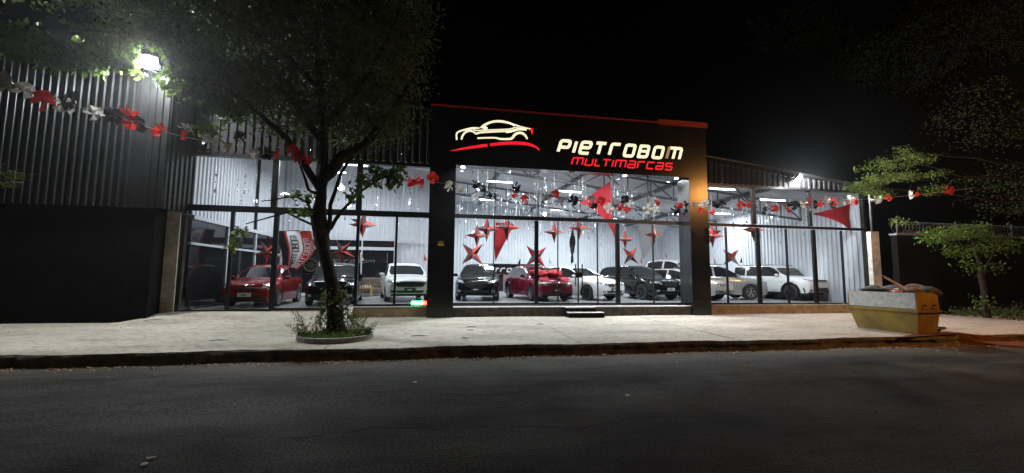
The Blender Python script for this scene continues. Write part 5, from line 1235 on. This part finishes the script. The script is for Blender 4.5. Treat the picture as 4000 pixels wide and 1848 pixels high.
tw = [E_(1490, 675, -4.8, .35, .15, .3, 20), E_(1555, 665, -4.8, .16, .16, .3, 12), E_(1430, 700, -4.8, .25, .14, .3, 12), E_(1180, 765, -4.7, .25, .14, .2, 10), E_(1190, 815, -4.7, .18, .16, .2, 10), E_(930, 900, -4.9, .18, .1, .1, 6), E_(920, 955, -4.9, .08, .1, .1, 4), E_(1380, 755, -4.8, .2, .12, .2, 8), E_(1545, 700, -4.8, .2, .1, .2, 8), E_(1530, 720, -4.8, .12, .08, .1, 4)]
o = link('twig_leaves', leaves_mesh('twig_leaves', clusters(tw, 6, 6, .07), .15, 'leaf_green', 9, hang=1.0, elong=1.7), tr, -tr.location)
iv = []
qi = random.Random(12)
for _ in range(420):
    y_ = qi.uniform(1130, 1290); c_ = tp(1306, y_); a_ = qi.uniform(0, 6.28); iv.append((c_.x+.36*math.cos(a_)*(.75+.3*(y_-1130)/160), c_.y+.33*math.sin(a_), c_.z+qi.uniform(-.05, .05)))
o = link('climbing_leaves', leaves_mesh('climbing_leaves', np.array(iv), .09, 'leaf_dark', 40, hang=.6, elong=1.5), tr, -tr.location)
# left edge branch from another tree
ob = empty('leafy_branch', on_y(-150, 700, -8), 0, 'pale leafy twig reaching into the picture at the left edge', 'branch')
g = MB(); branch(g, [on_y(-150, 700, -8), on_y(-40, 680, -8), on_y(50, 690, -8)], .012, .004, 5); part(g, 'stem', 'bark', ob)
o = link('leaves', leaves_mesh('leaves', clusters([E_(5, 668, -8, .18, .05, .1, 8), E_(30, 690, -8, .2, .04, .1, 9), E_(0, 715, -8, .12, .03, .1, 5)], 4, 3, .05), .11, 'leaf_yellowgreen', 2, flat=.6), ob, -ob.location)

# planting ring with grass and weeds
rg = empty('tree_ring', (tp(1300, 1300).x, TY-.15, 0), 0, 'raised concrete ring edging around the street tree base', 'kerb ring')
cx, cy = (on_z(1155, 1325, 0).x+on_z(1435, 1318, 0).x)/2, -4.7; rx = .86
g = MB(); V = []; n = 40
for i in range(n+1):
    a = R(150)+R(250)*i/n; 
    for rr, z in ((rx, -.06), (rx, .05), (rx-.09, .055), (rx-.09, -.06)): V.append((cx+rr*math.cos(a), cy+rr*.95*math.sin(a), z))
g.add(V, [(4*i+j, 4*i+4+j, 4*i+4+(j+1) % 4, 4*i+(j+1) % 4) for i in range(n) for j in range(4)]+[(0, 1, 2, 3), (4*n+3, 4*n+2, 4*n+1, 4*n)])
rg.location = (cx, cy, 0); part(g, 'ring', 'concrete_grey', rg, 40)
g = MB(); g.lathe([(.001, .01), (.4, .0), (rx-.1, -.03)], 'z', 24, (cx, cy, 0.0)); struct(g.obj('planting_soil', 'soil'))
rs = np.random.RandomState(1); a = rs.uniform(0, 6.28, 1500); rr = rs.uniform(.0, 1, 1500)**.5*(rx-.05)
gc = np.stack([cx+rr*np.cos(a), cy+rr*np.sin(a), rs.uniform(-.02, .07, 1500)], 1)
me = leaves_mesh('grass', gc, .09, 'leaf_green', 5, hang=-1.2, elong=3.5); tag(link('grass', me), kind='stuff', cat='grass', label='low grass and clover growing inside the tree ring')
def weed(x, y, h, seed, label, sp=.35):
    q = random.Random(seed); t = empty('weed_plant', (x, y, 0), 0, label, 'weed', 'feathery weeds in the tree ring'); cs_ = []
    for k in range(7):
        a_ = q.uniform(0, 6.28); tip = Vector((math.cos(a_)*sp*q.uniform(.4, 1), math.sin(a_)*sp*q.uniform(.4, 1)*.6, h*q.uniform(.5, 1))); g = MB()
        mid = tip*.5+Vector((0, 0, h*.12)); g.tube([(0, 0, 0), mid, tip], [.006, .004, .002], 4); g.obj('stem', 'leaf_green', t)
        for i in range(9):
            u = .35+.65*i/8; b_ = (mid*2*u*(1-u)+tip*u*u)
            for _ in range(5): cs_.append(b_+Vector((q.uniform(-.05, .05), q.uniform(-.04, .04), q.uniform(-.02, .02))))
    link('leaflets', leaves_mesh('leaflets', np.array([tuple(c_) for c_ in cs_]), .055, 'leaf_green', seed, elong=3), t)
weed(cx-.62, cy-.1, .75, 1, 'tallest feathery weed at the left of the tree ring', .55); weed(cx-.35, cy+.3, .8, 2, 'feathery weed just left of the trunk', .4); weed(cx+.55, cy+.15, .6, 3, 'feathery weed right of the trunk', .45)
weed(cx+.35, cy+.45, .7, 4, 'upright weed behind the trunk on the right', .3); weed(cx-.75, cy-.3, .35, 5, 'low weed spilling over the left end of the ring', .35); weed(cx+.75, cy-.1, .3, 6, 'low weed at the right end of the ring', .3)

# trees on the right
t2 = empty('garden_tree', (22.5, -2.2, -.05), 0, 'tree at the right whose layered branch is lit green by the floodlight', 'tree')
Y2 = -3.0
g = MB(); V = [on_y(4180, 1235, -1.6), on_y(4190, 1000, -2.0), on_y(4180, 800, -2.4), on_y(4200, 600, -2.6), on_y(4150, 300, -2.6)]; branch(g, V, .1, .04, 10); part(g, 'trunk', 'bark', t2, 60)
for k, pts in enumerate([[(4180, 720), (3950, 700), (3750, 690), (3600, 640), (3480, 660)], [(4190, 640), (3900, 640), (3700, 610), (3560, 590)], [(4180, 780), (3900, 790), (3700, 760), (3500, 740), (3330, 730)]]):
    g = MB(); branch(g, [on_y(x, y, Y2) for x, y in pts], .05, .012, 6); part(g, 'branch', 'bark', t2, 60)
lay = [E_(3460, 690, Y2, .95, .05, .5, 60), E_(3400, 715, Y2-.2, .65, .05, .5, 50), E_(3380, 740, Y2-.3, .5, .06, .4, 40), E_(3500, 645, Y2, .7, .05, .5, 44), E_(3540, 610, Y2+.2, .45, .08, .4, 34), E_(3530, 580, Y2, .22, .1, .3, 14), E_(3560, 690, Y2, .6, .08, .5, 40), E_(3430, 760, Y2-.2, .45, .08, .3, 30), E_(3350, 730, Y2-.2, .3, .05, .3, 20), E_(3380, 655, Y2, .25, .025, .3, 10), E_(3450, 630, Y2, .4, .04, .3, 18), E_(3620, 620, Y2, .5, .08, .4, 26), E_(3660, 680, Y2, .5, .05, .4, 18), E_(3760, 705, Y2, .3, .03, .3, 6), E_(3520, 865, Y2, .3, .08, .3, 16), E_(3640, 740, Y2, .5, .12, .4, 24)]
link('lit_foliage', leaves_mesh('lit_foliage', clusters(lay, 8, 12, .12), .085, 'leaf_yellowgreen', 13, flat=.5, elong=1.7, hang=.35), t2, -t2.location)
dk = [E_(3850, 450, -.5, 3.0, 1.8, 1.5, 170), E_(3950, 750, -1.0, 2.0, 1.3, 1.2, 150), E_(3500, 250, 3, 4, 1.5, 2, 260), E_(3100, 120, 6, 4, 1.2, 2, 160), E_(4000, 100, 0, 3, 2, 2, 200), E_(3700, 130, 2, 4, 1.6, 2, 200)]
link('crown', leaves_mesh('crown', clusters(dk, 8, 14, .3), .12, 'leaf_dark', 15, hang=.2), t2, -t2.location)
t3 = empty('young_tree', (on_z(3850, 1240, 0).x, -2.4, -.05), 0, 'young leafy tree with slim trunk at the right edge before the dark wall', 'tree')
g = MB(); branch(g, [on_y(3856, 1242, -2.4), on_y(3845, 1130, -2.4), on_y(3830, 1030, -2.5), on_y(3800, 940, -2.5), on_y(3740, 880, -2.6)], .13, .04, 10); part(g, 'trunk', 'bark', t3, 60)
g = MB(); branch(g, [on_y(3840, 1080, -2.4), on_y(3880, 990, -2.3), on_y(3920, 930, -2.2)], .05, .02, 6); part(g, 'branch', 'bark', t3, 60)
yl = [E_(3700, 915, -2.7, .65, .3, .5, 90), E_(3640, 930, -2.8, .3, .22, .3, 36), E_(3790, 900, -2.6, .55, .3, .5, 70), E_(3740, 980, -2.7, .4, .2, .4, 34), E_(3780, 1040, -2.6, .16, .25, .2, 18), E_(3820, 980, -2.6, .4, .25, .4, 34), E_(3890, 1040, -2.5, .3, .2, .3, 14), E_(3860, 930, -2.6, .4, .3, .4, 40), E_(3840, 1180, -2.6, .25, .2, .2, 14), E_(3930, 960, -2.2, .6, .3, .5, 40)]
link('crown', leaves_mesh('crown', clusters(yl, 6, 16, .15), .10, 'leaf_green', 17, hang=.3, elong=1.6), t3, -t3.location)
ug = [((22.6, -1.7, .1), (1.8, .6, .25), 120), ((26, -2.0, .2), (3, .8, .35), 200), ((22, -3, .0), (.8, .5, .1), 40)]
tag(link('undergrowth', leaves_mesh('undergrowth', clusters(ug, 9, 18, .15), .1, 'leaf_dark', 19)), 'dark undergrowth along the foot of the boundary wall', 'undergrowth', kind='stuff')

# ------------------------------------------------------------------ litter in the gutter and on the pavement
rs = np.random.RandomState(33); n = 2600
x = rs.uniform(-16, 22, n); y = -6.26-np.abs(rs.normal(0, .16, n))-.05; z = np.full(n, -.275)
dens = (np.sin(x*1.7)+np.sin(x*.63+2)+rs.uniform(-1.2, 2.2, n)) > 0
C_ = np.stack([x, y, z], 1)[dens]
tag(link('gutter_leaves', leaves_mesh('gutter_leaves', C_, .055, 'litter', 34, flat=.75, elong=1.8)), 'dry leaves and twigs swept along the foot of the kerb', 'leaf litter', kind='stuff')
g = MB(); q = random.Random(8)
for i in range(900):
    x = q.uniform(-16, 20); y = -6.3-abs(q.gauss(0, .2))*(1 if i % 5 else 4); s_ = q.uniform(.006, .024); a_ = q.uniform(0, 3)
    if math.sin(x*1.1)+math.sin(x*2.7)+q.uniform(-1.5, 1.5) < -.2: continue
    V = [(x+s_*dx*math.cos(a_)-s_*dy*math.sin(a_), y+s_*dx*math.sin(a_)+s_*dy*math.cos(a_), -.285+dz*s_+.0) for dx, dy, dz in ((-1.3, -.8, 0), (1, -1, 0), (1.2, .9, 0), (-.9, 1, 0), (-.8, -.6, .9), (.7, -.6, 1), (.6, .6, .8), (-.6, .5, 1.1))]
    g.cur = i % 2; g.add(V, [(0, 1, 5, 4), (1, 2, 6, 5), (2, 3, 7, 6), (3, 0, 4, 7), (4, 5, 6, 7)])
tag(g.obj('gutter_gravel', ['pebble', 'litter_pale']), 'small stones and grit lying along the kerb', 'gravel', kind='stuff')
n = 420; x = rs.uniform(-14, 18, n); y = rs.uniform(-5.9, -.6, n); C_ = np.stack([x, y, np.array([pave_z(a_, b_) for a_, b_ in zip(x, y)])+.016], 1)
tag(link('pavement_litter', leaves_mesh('pavement_litter', C_, .05, 'litter', 36, flat=.85, elong=3)), 'scattered dry leaves and twigs on the pavement', 'leaf litter', kind='stuff')
for k, (px, py, L_, a_) in enumerate([(860, 1325, .38, .1), (1640, 1308, .42, -.02), (1840, 1276, .3, -.1), (1835, 1288, .18, 0), (1815, 1316, .16, -.3), (600, 1263, .5, .9), (2110, 1266, .2, -.1)]):
    p = on_z(px, py, 0); zz = pave_z(p.x, p.y)+.022
    g = MB(); g.tube([(-L_/2, 0, 0), (-.05, .03, .008), (.1, -.02, .004), (L_/2, .02, 0)], [.006, .009, .008, .004], 5)
    tag(g.obj('dry_twig', 'bark', None, None, (p.x, p.y, zz), (0, 0, a_)), ['bent dry twig on the pavement left of the tree ring', 'long straight twig on the pavement before the left pillar', 'twig below the left end of the portal plinth', 'short twig just under another before the portal', 'tiny twig nearer the kerb before the portal', 'dark stick on the ramp edge beside the black wall', 'short curled twig before the middle of the portal plinth'][k], 'twig')
for k, (px, py) in enumerate([(2360, 1383), (2935, 1356), (1620, 1500), (2450, 1552), (590, 1800), (560, 1826)]):
    p = on_z(px, py, -.25); g = MB(); q = random.Random(k); s_ = .045
    g.add([(q.uniform(.6, 1.3)*s_*math.cos(a_), q.uniform(.5, 1)*s_*math.sin(a_), .012+q.uniform(0, .01)) for a_ in np.arange(0, 6.28, 1.05)]+[(0, 0, .025)], [(i, (i+1) % 6, 6) for i in range(6)])
    tag(g.obj('paper_scrap', 'litter_pale', None, None, (p.x, p.y, -.275 if py < 1400 else -.235), (0, 0, k)), ['pale paper scrap in the gutter before the steps', 'pale paper scrap in the gutter before the right wing', 'flattened pale scrap on the road left of centre', 'small pale scrap on the road right of centre', 'pale leaf scrap near the bottom edge of the road', 'smallest pale scrap at the very bottom of the road'][k], 'litter')

# ------------------------------------------------------------------ added thin volume imitating lens glare round the floodlights
hz = MB().box(-60, 70, -30, 40, -1.4, 14).obj('haze', 'cord'); hz.data.materials.clear()
hm = bpy.data.materials.new('haze'); hm.use_nodes = True; hn = hm.node_tree.nodes; hn.remove(hn['Principled BSDF'])
pv = hn.new('ShaderNodeVolumePrincipled'); pv.inputs['Density'].default_value = .00065; pv.inputs['Color'].default_value = (.85, .88, .92, 1); pv.inputs['Anisotropy'].default_value = .82
hm.node_tree.links.new(pv.outputs[0], hn['Material Output'].inputs['Volume']); hz.data.materials.append(hm); tag(hz, kind='stuff')
